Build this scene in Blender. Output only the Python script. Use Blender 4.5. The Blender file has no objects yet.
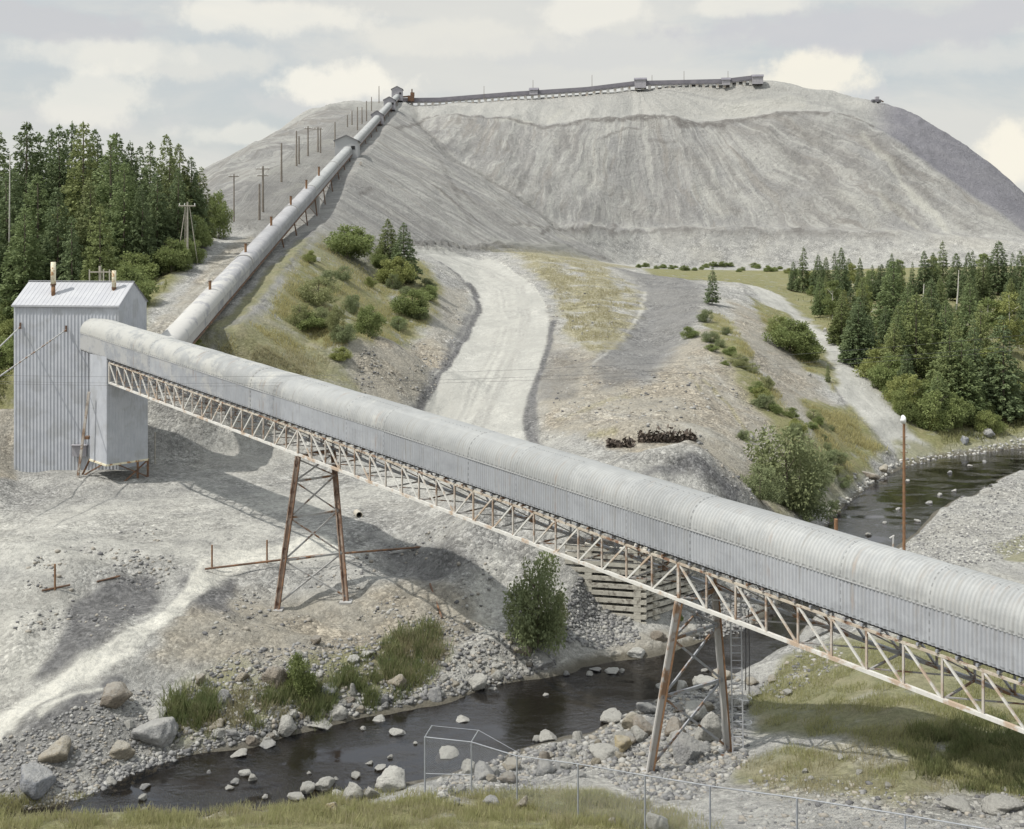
import bpy, math, random
import numpy as np
from mathutils import Vector, Matrix

R = math.radians
rng = np.random.default_rng(7)
random.seed(7)
scene = bpy.context.scene
COL = scene.collection

# ------------------------------------------------------------------ camera
F = 1150.0            # focal length in pixels of the 1024 px wide frame
HZ = 230.0            # row of the horizon
H = 24.0              # eye height above the river
cam_d = bpy.data.cameras.new('camera')
cam = bpy.data.objects.new('camera', cam_d)
COL.objects.link(cam)
cam.location = (0, 0, H)
cam.rotation_euler = (R(90), 0, 0)
cam_d.sensor_width = 36.0
cam_d.lens = 36.0 * F / 1024.0
cam_d.shift_y = -(414.5 - HZ) / 1024.0
cam_d.clip_start = 0.5
cam_d.clip_end = 12000
scene.camera = cam


def W(px, py, d):
    """world point seen at a photo position at distance d along the view"""
    return Vector(((px - 512) / F * d, d, H + (HZ - py) / F * d))


# ------------------------------------------------------------------ scene helpers
def tag(o, label=None, cat=None, group=None, kind=None):
    if label: o['label'] = label
    if cat: o['category'] = cat
    if group: o['group'] = group
    if kind: o['kind'] = kind
    return o


def thing(name, label, cat, loc=(0, 0, 0), group=None, rz=0.0):
    o = bpy.data.objects.new(name, None)
    o.empty_display_size = 0.3
    COL.objects.link(o)
    o.location = loc
    o.rotation_euler = (0, 0, rz)
    return tag(o, label, cat, group)


def base_of(o):
    v = Vector((0, 0, 0))
    while o is not None:
        v = v + Vector(o.location)
        o = o.parent
    return v


def mesh_from(name, V, Fc, mat=None, smooth=False, uv=None):
    me = bpy.data.meshes.new(name)
    V = np.asarray(V, dtype=np.float32)
    if isinstance(Fc, np.ndarray):
        n, k = Fc.shape
        me.vertices.add(len(V)); me.vertices.foreach_set('co', V.ravel())
        me.loops.add(n * k); me.loops.foreach_set('vertex_index', Fc.astype(np.int32).ravel())
        me.polygons.add(n)
        me.polygons.foreach_set('loop_start', np.arange(0, n * k, k, dtype=np.int32))
        me.polygons.foreach_set('loop_total', np.full(n, k, dtype=np.int32))
        me.update(calc_edges=True)
        me.validate()
    else:
        me.from_pydata([tuple(v) for v in V], [], Fc)
        me.update()
    if smooth:
        me.polygons.foreach_set('use_smooth', np.ones(len(me.polygons), dtype=bool))
    if uv is not None:
        uv = np.asarray(uv, dtype=np.float32)
        lay = me.uv_layers.new(name='uv')
        li = np.empty(len(me.loops), dtype=np.int32)
        me.loops.foreach_get('vertex_index', li)
        lay.data.foreach_set('uv', uv[li].ravel())
    if mat is not None:
        me.materials.append(mat)
    return me


def link(name, me, parent=None, loc=None):
    o = bpy.data.objects.new(name, me)
    COL.objects.link(o)
    if parent is not None: o.parent = parent
    if loc is not None: o.location = loc
    return o


class MB:
    """collects solids in world coordinates; build() links them as one mesh"""
    def __init__(s): s.v = []; s.f = []; s.uv = []

    def add(s, vs, fs):
        n = len(s.v)
        s.v += [tuple(v) for v in vs]
        s.f += [tuple(i + n for i in f) for f in fs]
        return s

    def box(s, c, size, ax=(1, 0, 0), up=(0, 0, 1)):
        x = Vector(ax).normalized(); z = Vector(up).normalized()
        y = z.cross(x).normalized(); z = x.cross(y)
        c = Vector(c); a, b, h = size[0] / 2, size[1] / 2, size[2] / 2
        vs = [c + x * i * a + y * j * b + z * k * h for i in (-1, 1) for j in (-1, 1) for k in (-1, 1)]
        return s.add(vs, [(0, 1, 3, 2), (4, 6, 7, 5), (0, 4, 5, 1), (2, 3, 7, 6), (0, 2, 6, 4), (1, 5, 7, 3)])

    def beam(s, p, q, w, h, up=(0, 0, 1)):
        p = Vector(p); q = Vector(q); d = q - p
        u = Vector(up)
        if abs(d.normalized().dot(u)) > .98: u = Vector((1, 0, 0))
        return s.box((p + q) / 2, (d.length, w, h), d, u - d.normalized() * d.normalized().dot(u))

    def tube(s, pts, r, n=8, r2=None, cap=True):
        pts = [Vector(p) for p in pts]; N = len(pts)
        vs = []; fs = []
        for i, p in enumerate(pts):
            d = (pts[min(i + 1, N - 1)] - pts[max(i - 1, 0)]).normalized()
            a = Vector((0, 0, 1)) if abs(d.z) < .9 else Vector((1, 0, 0))
            x = d.cross(a).normalized(); y = d.cross(x)
            rr = r if r2 is None else r + (r2 - r) * i / (N - 1)
            for k in range(n):
                t = 2 * math.pi * k / n
                vs.append(p + (x * math.cos(t) + y * math.sin(t)) * rr)
        for i in range(N - 1):
            for k in range(n):
                k2 = (k + 1) % n
                fs.append((i * n + k, i * n + k2, (i + 1) * n + k2, (i + 1) * n + k))
        if cap:
            fs.append(tuple(range(n))[::-1]); fs.append(tuple((N - 1) * n + k for k in range(n)))
        return s.add(vs, fs)

    def build(s, name, mat, parent=None, smooth=False):
        off = base_of(parent) if parent is not None else Vector((0, 0, 0))
        V = np.array(s.v, dtype=np.float32) - np.array(off, dtype=np.float32)
        return link(name, mesh_from(name, V, s.f, mat, smooth), parent)


def copy_tree(o, loc, rz=0.0, sc=(1, 1, 1), label=None, group=None):
    c = o.copy(); COL.objects.link(c)
    c.location = loc; c.rotation_euler = (0, 0, rz); c.scale = sc
    if label: c['label'] = label
    if group: c['group'] = group
    for ch in list(o.children):
        k = ch.copy(); COL.objects.link(k); k.parent = c
        for g in list(ch.children):
            d = g.copy(); COL.objects.link(d); d.parent = k
    return c


# ------------------------------------------------------------------ noise
def _hash(ix, iy, seed):
    h = (ix.astype(np.int64) * 374761393 + iy.astype(np.int64) * 668265263 + seed * 1442695041) & 0xffffffff
    h = ((h ^ (h >> 13)) * 1274126177) & 0xffffffff
    return ((h ^ (h >> 16)) & 0xffff).astype(np.float64) / 65535.0


def vnoise(x, y, seed=0):
    x = np.asarray(x, float); y = np.asarray(y, float)
    ix = np.floor(x).astype(np.int64); iy = np.floor(y).astype(np.int64)
    fx = x - ix; fy = y - iy
    fx = fx * fx * fx * (fx * (fx * 6 - 15) + 10); fy = fy * fy * fy * (fy * (fy * 6 - 15) + 10)
    a = _hash(ix, iy, seed); b = _hash(ix + 1, iy, seed)
    c = _hash(ix, iy + 1, seed); d = _hash(ix + 1, iy + 1, seed)
    return (a + (b - a) * fx) * (1 - fy) + (c + (d - c) * fx) * fy


def fbm(x, y, seed=0, octv=4, gain=.5):
    t = 0; a = 1; s = 0
    for i in range(octv):
        t = t + a * (vnoise(x * 2 ** i + 17.3 * i, y * 2 ** i - 9.1 * i, seed + i) - .5); s += a; a *= gain
    return t / s * 2


def sstep(a, b, x):
    t = np.clip((x - a) / (b - a), 0, 1)
    return t * t * (3 - 2 * t)


# ------------------------------------------------------------------ materials
class NT:
    def __init__(s, mat): s.t = mat.node_tree; s.n = s.t.nodes; s.l = s.t.links

    def new(s, typ, **kw):
        n = s.n.new(typ)
        for k, v in kw.items():
            if k.startswith('i_'):
                key = k[2:]
                n.inputs[int(key) if key.isdigit() else key.replace('_', ' ')].default_value = v
            else: setattr(n, k, v)
        return n

    def lk(s, a, b): s.l.new(a, b)

    def math(s, op, a, b=None, clamp=False):
        n = s.n.new('ShaderNodeMath'); n.operation = op; n.use_clamp = clamp
        for i, x in enumerate((a, b)):
            if x is None: continue
            if isinstance(x, (int, float)): n.inputs[i].default_value = x
            else: s.lk(x, n.inputs[i])
        return n.outputs[0]

    def mix(s, fac, a, b, blend='MIX'):
        n = s.n.new('ShaderNodeMix'); n.data_type = 'RGBA'; n.blend_type = blend
        for i, x in ((0, fac), (6, a), (7, b)):
            if isinstance(x, (int, float)): n.inputs[i].default_value = x
            elif isinstance(x, tuple): n.inputs[i].default_value = (*x, 1) if len(x) == 3 else x
            else: s.lk(x, n.inputs[i])
        return n.outputs[2]

    def noise(s, vec, scale, detail=4, rough=.55, dist=0.0):
        n = s.n.new('ShaderNodeTexNoise')
        n.inputs['Scale'].default_value = scale; n.inputs['Detail'].default_value = detail
        n.inputs['Roughness'].default_value = rough; n.inputs['Distortion'].default_value = dist
        if vec is not None: s.lk(vec, n.inputs['Vector'])
        return n.outputs[0]

    def ramp(s, fac, lo, hi):
        n = s.n.new('ShaderNodeMapRange'); n.interpolation_type = 'SMOOTHSTEP'
        n.inputs[1].default_value = lo; n.inputs[2].default_value = hi
        s.lk(fac, n.inputs[0])
        return n.outputs[0]

    def mapping(s, vec, scale=(1, 1, 1), rot=(0, 0, 0)):
        n = s.n.new('ShaderNodeMapping'); n.inputs['Scale'].default_value = scale
        n.inputs['Rotation'].default_value = rot
        s.lk(vec, n.inputs['Vector'])
        return n.outputs[0]


def new_mat(name):
    m = bpy.data.materials.new(name); m.use_nodes = True
    t = NT(m)
    b = t.n['Principled BSDF']
    return m, t, b


def simple(name, c1, c2=None, scale=3.0, rough=.7, metal=0.0, lo=.35, hi=.65, bump=0.0, bscale=None, spec=.3, c3=None, s3=1.0, coord='Object'):
    """two-tone noisy surface with optional blotches of a third colour and bump"""
    m, t, b = new_mat(name)
    tc = t.new('ShaderNodeTexCoord').outputs[coord]
    n1 = t.noise(tc, scale, 6, .6)
    col = t.mix(t.ramp(n1, lo, hi), c1, c2 or tuple(x * .75 for x in c1))
    if c3:
        n3 = t.noise(tc, s3, 5, .65)
        col = t.mix(t.ramp(n3, .5, .62), col, c3)
    t.lk(col, b.inputs['Base Color'])
    b.inputs['Roughness'].default_value = rough; b.inputs['Metallic'].default_value = metal
    b.inputs['Specular IOR Level'].default_value = spec
    if bump:
        bn = t.new('ShaderNodeBump'); bn.inputs['Strength'].default_value = bump; bn.inputs['Distance'].default_value = .05
        t.lk(t.noise(tc, bscale or scale * 3, 6, .65), bn.inputs['Height'])
        t.lk(bn.outputs[0], b.inputs['Normal'])
    return m
# ------------------------------------------------------------------ terrain
def P(px, py, z): return (px, (H - z) * F / (py - HZ), z)      # seen at (px,py) with height z
def Q(px, py, d): return (px, d, H + (HZ - py) / F * d)        # seen at (px,py) at distance d
def D(px, d, z): return (px, d, z)

shore_near = [P(-900, 826, 0), P(0, 822, 0), P(150, 815, 0), P(300, 805, 0), P(360, 792, 0), P(440, 778, 0), P(520, 752, 0),
              P(590, 738, 0), P(610, 722, 0), P(660, 702, 0), P(700, 690, 0), P(760, 674, 0), P(790, 650, 0), P(830, 605, 0),
              P(870, 565, 0), P(905, 545, 0), P(960, 497, 0), P(1024, 470, 0), P(1200, 455, 0), P(1900, 445, 0)]
shore_far = [P(-900, 815, 0), P(0, 815, 0), P(60, 808, 0), P(110, 785, 0), P(150, 764, 0), P(200, 752, 0), P(256, 745, 0), P(300, 729, 0), P(340, 720, 0),
             P(400, 707, 0), P(450, 700, 0), P(490, 688, 0), P(557, 668, 0), P(600, 662, 0), P(660, 652, 0), P(700, 642, 0),
             P(750, 628, 0), P(800, 570, 0), P(830, 517, 0), P(860, 490, 0), P(900, 466, 0), P(940, 456, 0), P(1024, 447, 0),
             P(1200, 440, 0), P(1900, 432, 0)]

ALLPX = (-900, 1900)
rows = []
rows.append([D(-900, .5, 21.4), D(1900, .5, 21.4)])
rows.append([D(-900, 20, 11.5), D(1900, 20, 12)])
rows.append([D(-900, 37, 4.2), P(0, 816, 3.6), P(200, 813, 3.6), P(350, 800, 3.0), P(420, 790, 2.2), P(517, 797, 2.5), Q(578, 815, 40.4),
             D(645, 37.5, 4.3), D(710, 35, 5.0), D(797, 33, 5.6), D(905, 31, 6.2), D(1100, 29, 6.8), D(1900, 26, 8)])
rows.append([D(-900, 41, 1.0), D(0, 41, 1.2), D(200, 41.6, 1.1), D(350, 44.5, 1.1), D(420, 46, 1.0), D(517, 47, 1.4), P(578, 775, 1.7),
             P(650, 775, 1.6), P(725, 755, 1.8), P(800, 732, 2.2), P(900, 752, 4.0), P(1024, 790, 4.8), D(1200, 36, 6), D(1900, 32, 8)])
rows.append([D(-900, 43, .6), D(0, 44, .6), D(200, 44, .6), D(420, 48, .7), D(590, 50.5, .9), D(660, 54, .9), D(700, 55, 1.0), P(760, 690, 1.2),
             P(800, 655, 1.3), D(860, 66, 2.6), D(920, 68, 3.0), P(1024, 585, 3.2), D(1200, 72, 4), D(1900, 75, 6)])
rows.append([D(-900, 44, .4), D(0, 45, .4), D(200, 45, .4), D(420, 49.5, .4), D(590, 53, .4), D(660, 57, .5), D(700, 58.5, .5), D(760, 61, .5),
             D(800, 64.5, .6), D(830, 70, .6), D(870, 78, .7), P(920, 556, .6), D(960, 92, .8), P(1024, 520, 1.1), D(1200, 105, 1.5), D(1900, 110, 3)])
rows.append([(p, d, .08) for p, d, z in shore_near])
_pm = sorted(set([k[0] for k in shore_near] + [k[0] for k in shore_far]))
_dn = np.interp(_pm, [k[0] for k in shore_near], [k[1] for k in shore_near])
_df = np.interp(_pm, [k[0] for k in shore_far], [k[1] for k in shore_far])
rows.append([(p, a + (b - a) * .25, -.55) for p, a, b in zip(_pm, _dn, _df)])
rows.append([(p, a + (b - a) * .8, -.5) for p, a, b in zip(_pm, _dn, _df)])
rows.append([(p, d, .08) for p, d, z in shore_far])
rows.append([(p, d + 2.4, 1.05 if 100 < p < 560 else (.5 if p < 760 else .9)) for p, d, z in shore_far])
rows.append([D(-900, 64, 3.4), P(0, 605, 3.6), P(100, 592, 3.4), P(200, 590, 3.0), P(278, 606, 2.1), P(345, 600, 2.1), P(400, 592, 1.8), P(450, 586, 2.1),
             P(520, 606, 1.7), P(565, 632, 1.4), D(590, 68.6, 1.6), D(640, 69.6, 1.1), D(700, 72, 1.2), D(740, 74, 1.1), D(800, 85, 1.2), D(830, 100.5, 1.4), D(860, 109, 1.4),
             D(920, 122.5, 1.2), D(1024, 131, 1.2), D(1200, 134, 1.3), D(1900, 140, 2)])
rows.append([D(-900, 80, 4.3), P(0, 530, 4.2), P(100, 520, 4.3), P(200, 530, 4.0), P(278, 540, 3.7), P(345, 530, 3.9), P(400, 507, 4.3), P(450, 498, 4.9),
             P(520, 522, 4.6), D(560, 71.5, 4.9), D(590, 70.4, 5.2), D(620, 70.6, 5.4), D(640, 71.2, 5.6), D(700, 73.5, 5.4), D(740, 77, 4.0), D(800, 89, 2.2), D(830, 104, 2.3),
             D(860, 113, 1.9), D(920, 127, 1.7), D(1024, 134, 1.5), D(1900, 145, 3)])
rows.append([D(-900, 95, 5), P(0, 440, 6), P(14, 476, 4.5), D(100, 93, 4.4), D(146, 96, 4.3), D(200, 98, 4.4), P(250, 455, 4.3), P(300, 465, 4.1), P(350, 480, 4.0), P(420, 470, 4.5),
             P(480, 470, 4.9), P(540, 480, 5.3), P(600, 490, 5.7), D(650, 80, 5.9), D(700, 82, 5.7), D(740, 86, 4.4), D(800, 95, 2.8), D(830, 107, 2.8), D(860, 117, 2.3),
             D(920, 130, 2.2), D(1024, 139, 1.7), D(1200, 142, 1.7), D(1900, 150, 4)])
rows.append([D(-900, 120, 10), P(0, 385, 9), D(60, 106, 9), D(100, 106, 10), D(146, 104, 13), Q(200, 352, 104), Q(250, 352, 112), Q(300, 370, 117), Q(350, 385, 119), Q(420, 405, 121),
             P(480, 420, 5.9), P(540, 430, 6.2), P(600, 430, 7.0), P(650, 420, 7.7), P(700, 420, 7.4), P(740, 410, 7.2), P(800, 430, 5.2), D(830, 115, 4.2),
             P(860, 430, 3.2), P(920, 410, 3.5), P(1024, 395, 2.0), D(1200, 160, 2.5), D(1900, 165, 5)])
rows.append([D(-900, 150, 16), D(0, 145, 15), D(100, 140, 17), D(146, 125, 17.5), D(200, 130, 18), Q(250, 300, 126), Q(300, 300, 140), Q(350, 290, 150), Q(400, 286, 155),
             Q(425, 300, 152), Q(450, 328, 147), Q(480, 312, 168), Q(540, 310, 165), Q(600, 303, 168), P(650, 330, 10.8), P(700, 330, 12.0), P(740, 342, 11.0), P(800, 380, 7.0),
             P(830, 390, 5.8), P(860, 385, 5.6), P(920, 360, 6.2), P(1024, 372, 2.4), D(1200, 185, 3), D(1900, 190, 6)])
rows.append([D(-900, 250, 20), D(0, 230, 20), D(100, 200, 22), D(146, 170, 22), D(200, 160, 24), D(250, 165, 23), Q(300, 255, 172), Q(350, 250, 186), Q(400, 247, 200),
             Q(440, 249, 215), Q(480, 254, 225), Q(540, 255, 215), Q(600, 266, 212), Q(650, 276, 215), Q(700, 285, 190), Q(740, 288, 198), P(800, 312, 10.2), P(830, 320, 9.7),
             P(860, 312, 10.4), P(920, 302, 11), P(1024, 312, 8.6), D(1200, 230, 9), D(1900, 240, 10)])
rows.append([D(-900, 420, 18), D(0, 420, 20), D(146, 380, 24), D(200, 340, 26), D(250, 300, 26), D(300, 290, 25), D(330, 280, 24), Q(400, 235, 270), Q(480, 241, 312),
             Q(560, 254, 340), Q(640, 267, 358), Q(740, 268, 360), Q(800, 266, 360), Q(900, 264, 356), Q(1024, 262, 348), D(1300, 330, 14), D(1900, 320, 14)])
rows.append([D(-900, 440, 18.5), D(0, 440, 21), D(146, 390, 26), D(200, 352, 30), D(250, 330, 34), D(300, 340, 38), D(330, 330, 40), Q(400, 222, 285), Q(480, 229, 324),
             Q(560, 223, 353), Q(640, 225, 373), Q(760, 229, 374), Q(900, 231, 370), Q(1024, 243, 358), D(1200, 345, 16), D(1900, 335, 14)])
rows.append([D(-900, 443, 18.6), D(0, 443, 21), D(146, 392, 26), D(200, 354, 30.5), D(250, 333, 35), D(300, 345, 40), D(330, 340, 43), Q(400, 219, 290), Q(480, 227.5, 331),
             Q(560, 223, 361), Q(640, 225, 382), Q(760, 229, 383), Q(900, 230, 378), Q(1024, 242, 364), D(1200, 347, 16), D(1900, 337, 14)])
rows.append([D(-900, 460, 19), D(0, 460, 22), D(146, 410, 28), D(200, 366, 36), D(250, 385, 47), D(300, 410, 60), D(345, 430, 70), Q(390, 128, 425), Q(426, 118, 424), Q(463, 115.5, 424), Q(512, 119, 422),
             Q(540, 126, 420), Q(587, 119, 426), Q(637, 114, 430), Q(669, 115.5, 430), Q(697, 121.5, 429), Q(724, 120, 430), Q(768, 114, 430), Q(830, 111, 428), Q(850, 115, 426),
             Q(873, 126, 420), Q(918, 158, 406), Q(968, 191, 392), Q(1024, 230, 376), D(1080, 365, 15), D(1900, 345, 14)])
rows.append([D(-900, 466, 19), D(0, 466, 22), D(146, 415, 28.5), D(200, 372, 38), D(250, 392, 49), D(300, 425, 63), D(345, 450, 74), Q(390, 122, 440), Q(426, 115.5, 438), Q(463, 114, 438), Q(512, 117, 437),
             Q(540, 124, 436), Q(587, 117.5, 441), Q(637, 113, 446), Q(669, 114, 446), Q(697, 120, 444), Q(724, 119, 445), Q(768, 113.5, 443), Q(830, 110, 436), Q(850, 114, 433),
             Q(873, 124, 428), Q(918, 156, 411), Q(968, 189, 396), Q(1024, 228, 380), D(1080, 370, 15), D(1900, 350, 14)])
rows.append([D(-900, 480, 19), D(0, 470, 22), D(146, 420, 30), Q(208, 181, 385), Q(255, 147, 410), Q(300, 115, 450), Q(345, 97, 478), Q(400, 105, 482), Q(440, 104, 482), Q(512, 98, 478), Q(587, 93, 474), Q(634, 88, 470),
             Q(724, 85, 464), Q(768, 83, 460), Q(818, 91, 455), Q(873, 101, 450), Q(903, 104, 446), Q(930, 122, 438), Q(980, 155, 424), Q(1024, 191, 412), D(1110, 395, 15), D(1900, 370, 14)])
rows.append([D(-900, 500, 19), D(0, 490, 22), D(146, 440, 30), Q(208, 181, 405), D(255, 440, 55), D(300, 480, 68), D(345, 500, 78), D(400, 505, 76.5), D(512, 502, 79), D(634, 494, 81.5),
             D(768, 486, 82), D(873, 470, 73), D(903, 462, 71), D(930, 452, 63), D(980, 436, 48), D(1024, 424, 35), D(1110, 405, 14), D(1900, 380, 14)])
rows.append([D(-900, 700, 15), D(200, 620, 15), D(500, 640, 15), D(1900, 560, 12)])
rows.append([D(-900, 6000, 10), D(1900, 6000, 10)])

cols = np.concatenate([np.arange(-900, -70, 24.), np.arange(-70, 1095, 1.7), np.arange(1096, 1920, 24.)])
lg = [np.array([.5, 3, 8, 14, 20, 25, 29, 32])]
lg.append(np.exp(np.arange(math.log(33), math.log(150), .0046)))
lg.append(np.exp(np.arange(math.log(150), math.log(505), .0026)))
lg.append(np.exp(np.arange(math.log(508), math.log(700), .01)))
lg.append(np.array([720, 800, 1000, 1500, 2500, 4000, 6000.]))
dg = np.concatenate(lg)
NR, NC = len(dg), len(cols)
rd = np.array([np.interp(cols, [k[0] for k in r], [k[1] for k in r]) for r in rows])
rz_ = np.array([np.interp(cols, [k[0] for k in r], [k[2] for k in r]) for r in rows])
for i in range(1, len(rd)):
    rd[i] = np.maximum(rd[i], rd[i - 1] + .25)
Z = np.empty((NR, NC))
ldg = np.log(dg)
for j in range(NC):
    Z[:, j] = np.interp(ldg, np.log(rd[:, j]), rz_[:, j])


def blur(a, k, axis):
    w = np.exp(-np.linspace(-2, 2, 2 * k + 1) ** 2); w /= w.sum()
    pad = [(0, 0), (0, 0)]; pad[axis] = (k, k)
    p = np.pad(a, pad, mode='edge'); out = np.zeros_like(a)
    for i in range(2 * k + 1):
        sl = [slice(None), slice(None)]; sl[axis] = slice(i, i + a.shape[axis])
        out += w[i] * p[tuple(sl)]
    return out


Zs = blur(blur(Z, 4, 0), 9, 1)
Z = Zs
Yg = np.repeat(dg[:, None], NC, 1)
Xg = (cols[None, :] - 512) / F * Yg

# the ramp that carries the uphill gallery
T2A = W(187, 325, 101); T2B = W(398, 95, 480)
gX = (T2B.x - T2A.x) / (T2B.y - T2A.y); gZ = (T2B.z - T2A.z) / (T2B.y - T2A.y)
def t2x(Y): return T2A.x + gX * (Y - T2A.y)
def t2z(Y): return T2A.z + gZ * (Y - T2A.y)
def t2drop(Y): return 1.8 + 2.2 * np.exp(-((Y - 190) / 32.) ** 2) + .7 * sstep(250, 330, Y)
dist = Xg - t2x(Yg)
wl = 9 + 15 * sstep(150, 240, Yg)
Yc = np.minimum(Yg, 482)
ramp = t2z(Yc) - t2drop(Yc) - np.maximum(dist - 3.5, 0) * .60 - np.maximum(-dist - wl, 0) * .52
ramp -= np.maximum(106 - Yg, 0) * 1.6 + np.maximum(Yg - 500, 0) * .5
ramp_w = sstep(-2.5, 1.5, ramp - Z) * (Yg > 96)
Z = np.where(ramp_w > 0, np.maximum(Z, ramp) * ramp_w + Z * (1 - ramp_w), Z)

# spine coordinates for the fall lines of the tailings pile
sp = np.array([(-48., 480.), (10, 474), (52., 468.)])
best = np.full(Z.shape, 1e9); cont = np.zeros(Z.shape)
acc = 0
for a, b in zip(sp[:-1], sp[1:]):
    ab = b - a; L = np.hypot(*ab); t = ((Xg - a[0]) * ab[0] + (Yg - a[1]) * ab[1]) / L / L
    tc_ = np.clip(t, 0, 1)
    qx = a[0] + ab[0] * tc_; qy = a[1] + ab[1] * tc_
    dd = np.hypot(Xg - qx, Yg - qy); ang = np.arctan2(Xg - qx, -(Yg - qy) + 1e-6)
    c = acc + tc_ * L + ang * 55
    m = dd < best
    best = np.where(m, dd, best); cont = np.where(m, c, cont); acc += L
on_ramp = sstep(-.5, 2, ramp - Zs) * (Yg > 120)
cont = cont * (1 - on_ramp) + (Yg + 400) * on_ramp
lf_ = sstep(2, 14, -dist) * on_ramp
cont = cont * (1 - lf_) + (Xg * .8 - Yg * .25) * lf_
falld = best * (1 - on_ramp) + np.abs(dist) * on_ramp
pile = np.maximum(sstep(1.5, 8, Z - 17) * sstep(250, 330, Yg), on_ramp * sstep(140, 190, Yg) * (Yg > 120))
pile *= (Yg < 560)
flat = sstep(0, 5, np.abs(dist))            # keep the gallery bench even
gul = fbm(cont / 9 + .3 * fbm(Xg / 25, Yg / 25, 5), falld / 70, 11, 4, .6)
wx = Xg + 14 * fbm(Xg / 40, Yg / 40, 301, 3); wy = Yg + 14 * fbm(Xg / 40, Yg / 40, 311, 3)
rid = 1 - np.abs(fbm(wx / 38, wy / 55, 321, 5, .55)) * 2.2
sl_ = (1.5 * rid - .7 + .6 * (1 - 2 * np.abs(fbm(wx / 11, wy / 16, 331, 4)))) * sstep(3, 22, falld) * (.35 + .65 * sstep(20, 34, Z))
leftfl = sstep(2, 14, -dist) * on_ramp
Z += pile * flat * ((gul * 1.2 * sstep(0, 25, falld) - 1.5 * np.abs(fbm(cont / 34, falld / 120, 41, 4)) * sstep(2, 30, falld)) * (1 - leftfl) + sl_ + 1.3 * fbm(Xg / 34, Yg / 34, 31, 5) + .32 * fbm(Xg / 7, Yg / 9, 32, 4))
# low ground: hummocks and rubble
mid = (1 - pile) * sstep(30, 40, Yg) * (1 - sstep(230, 300, Yg))
river_w = np.zeros(Z.shape)
dn_c = np.interp(cols, [k[0] for k in shore_near], [k[1] for k in shore_near])
df_c = np.interp(cols, [k[0] for k in shore_far], [k[1] for k in shore_far])
inriv = (Yg > dn_c[None] - .3) & (Yg < df_c[None] + .3)
hum = fbm(Xg / 7, Yg / 7, 3, 3) * .42 + fbm(Xg / 1.9, Yg / 1.9, 13, 3) * .2 + .35 * (1 - 2.2 * np.abs(fbm(Xg / 5.5, Yg / 5.5, 23, 4))) * sstep(50, 56, Yg) * (1 - sstep(68, 76, Yg))
hum *= 1 - .6 * sstep(74, 80, Yg) * (1 - sstep(92, 99, Yg))
Z += mid * hum * np.where(inriv, .35, 1.0) * sstep(34, 40, Yg)


def at(px, py, lo=33.0):
    """first terrain point seen at a photo position: world xyz"""
    j = (np.searchsorted(cols, px) - 1); j = min(max(j, 0), NC - 2)
    t = (px - cols[j]) / (cols[j + 1] - cols[j])
    zc = Z[:, j] * (1 - t) + Z[:, j + 1] * t
    yy = HZ + (H - zc) / dg * F
    i0 = np.searchsorted(dg, lo)
    hit = np.nonzero(yy[i0:] <= py)[0]
    if len(hit) == 0: i = NR - 2
    else: i = max(i0 + hit[0], 1)
    a, b = yy[i - 1], yy[i]
    f = 0 if a == b else min(max((a - py) / (a - b), 0), 1)
    d = dg[i - 1] + (dg[i] - dg[i - 1]) * f
    z = zc[i - 1] + (zc[i] - zc[i - 1]) * f
    return Vector(((px - 512) / F * d, d, z))


def zat(X, Y):
    px = 512 + X / Y * F
    j = min(max(np.searchsorted(cols, px) - 1, 0), NC - 2); i = min(max(np.searchsorted(dg, Y) - 1, 0), NR - 2)
    t = min(max((px - cols[j]) / (cols[j + 1] - cols[j]), 0), 1); u = (Y - dg[i]) / (dg[i + 1] - dg[i])
    return float((Z[i, j] * (1 - t) + Z[i, j + 1] * t) * (1 - u) + (Z[i + 1, j] * (1 - t) + Z[i + 1, j + 1] * t) * u)


def heap(px, py, r, h, sx=1.0, p=1.0, lo=33.0):
    global Z
    c = at(px, py, lo)
    q = np.hypot((Xg - c.x) / sx, Yg - c.y) / r
    Z = Z + h * np.clip(1 - q + .12 * fbm(Xg / 2.5, Yg / 2.5, 77, 3), 0, 1) ** p


heap(392, 372, 8, 3.0, 1.3, .8, 90)
heap(366, 362, 5, 1.6, 1.2, .8, 90)
heap(690, 492, 8, 3.4, 1.2, 1, 76)
heap(630, 500, 7, 2.0, 1.5, 1, 74)
heap(455, 530, 6, 1.6, 1.2, 1)
heap(520, 570, 5, 1.4, 1.2, 1)
heap(5, 445, 6, 3.0, 1.0, 1, 90)
heap(118, 482, 5, .8, 1.4, .6)
heap(30, 560, 6, 1.0, 1.6, 1)
heap(520, 655, 2.2, .7, 1.4, .7)
heap(90, 650, 5, 1.0, 1.3, 1)
heap(225, 640, 5, 1.1, 1.5, 1)
heap(395, 600, 4, 1.0, 1.4, 1)
heap(60, 720, 4, .8, 1.3, 1)
heap(480, 540, 5, 1.8, 1.0, 1)
heap(668, 432, 3, .9, 2.2, .8, 90)
heap(600, 434, 2.0, .8, 1.6, .8, 90)

# ------------------------------------------------------------------ ground cover masks (polygons on the ground)
PX = np.repeat(cols[None, :], NR, 0)
LD = np.repeat(ldg[:, None], NC, 1) * F * .55     # ground polar coordinates


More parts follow.
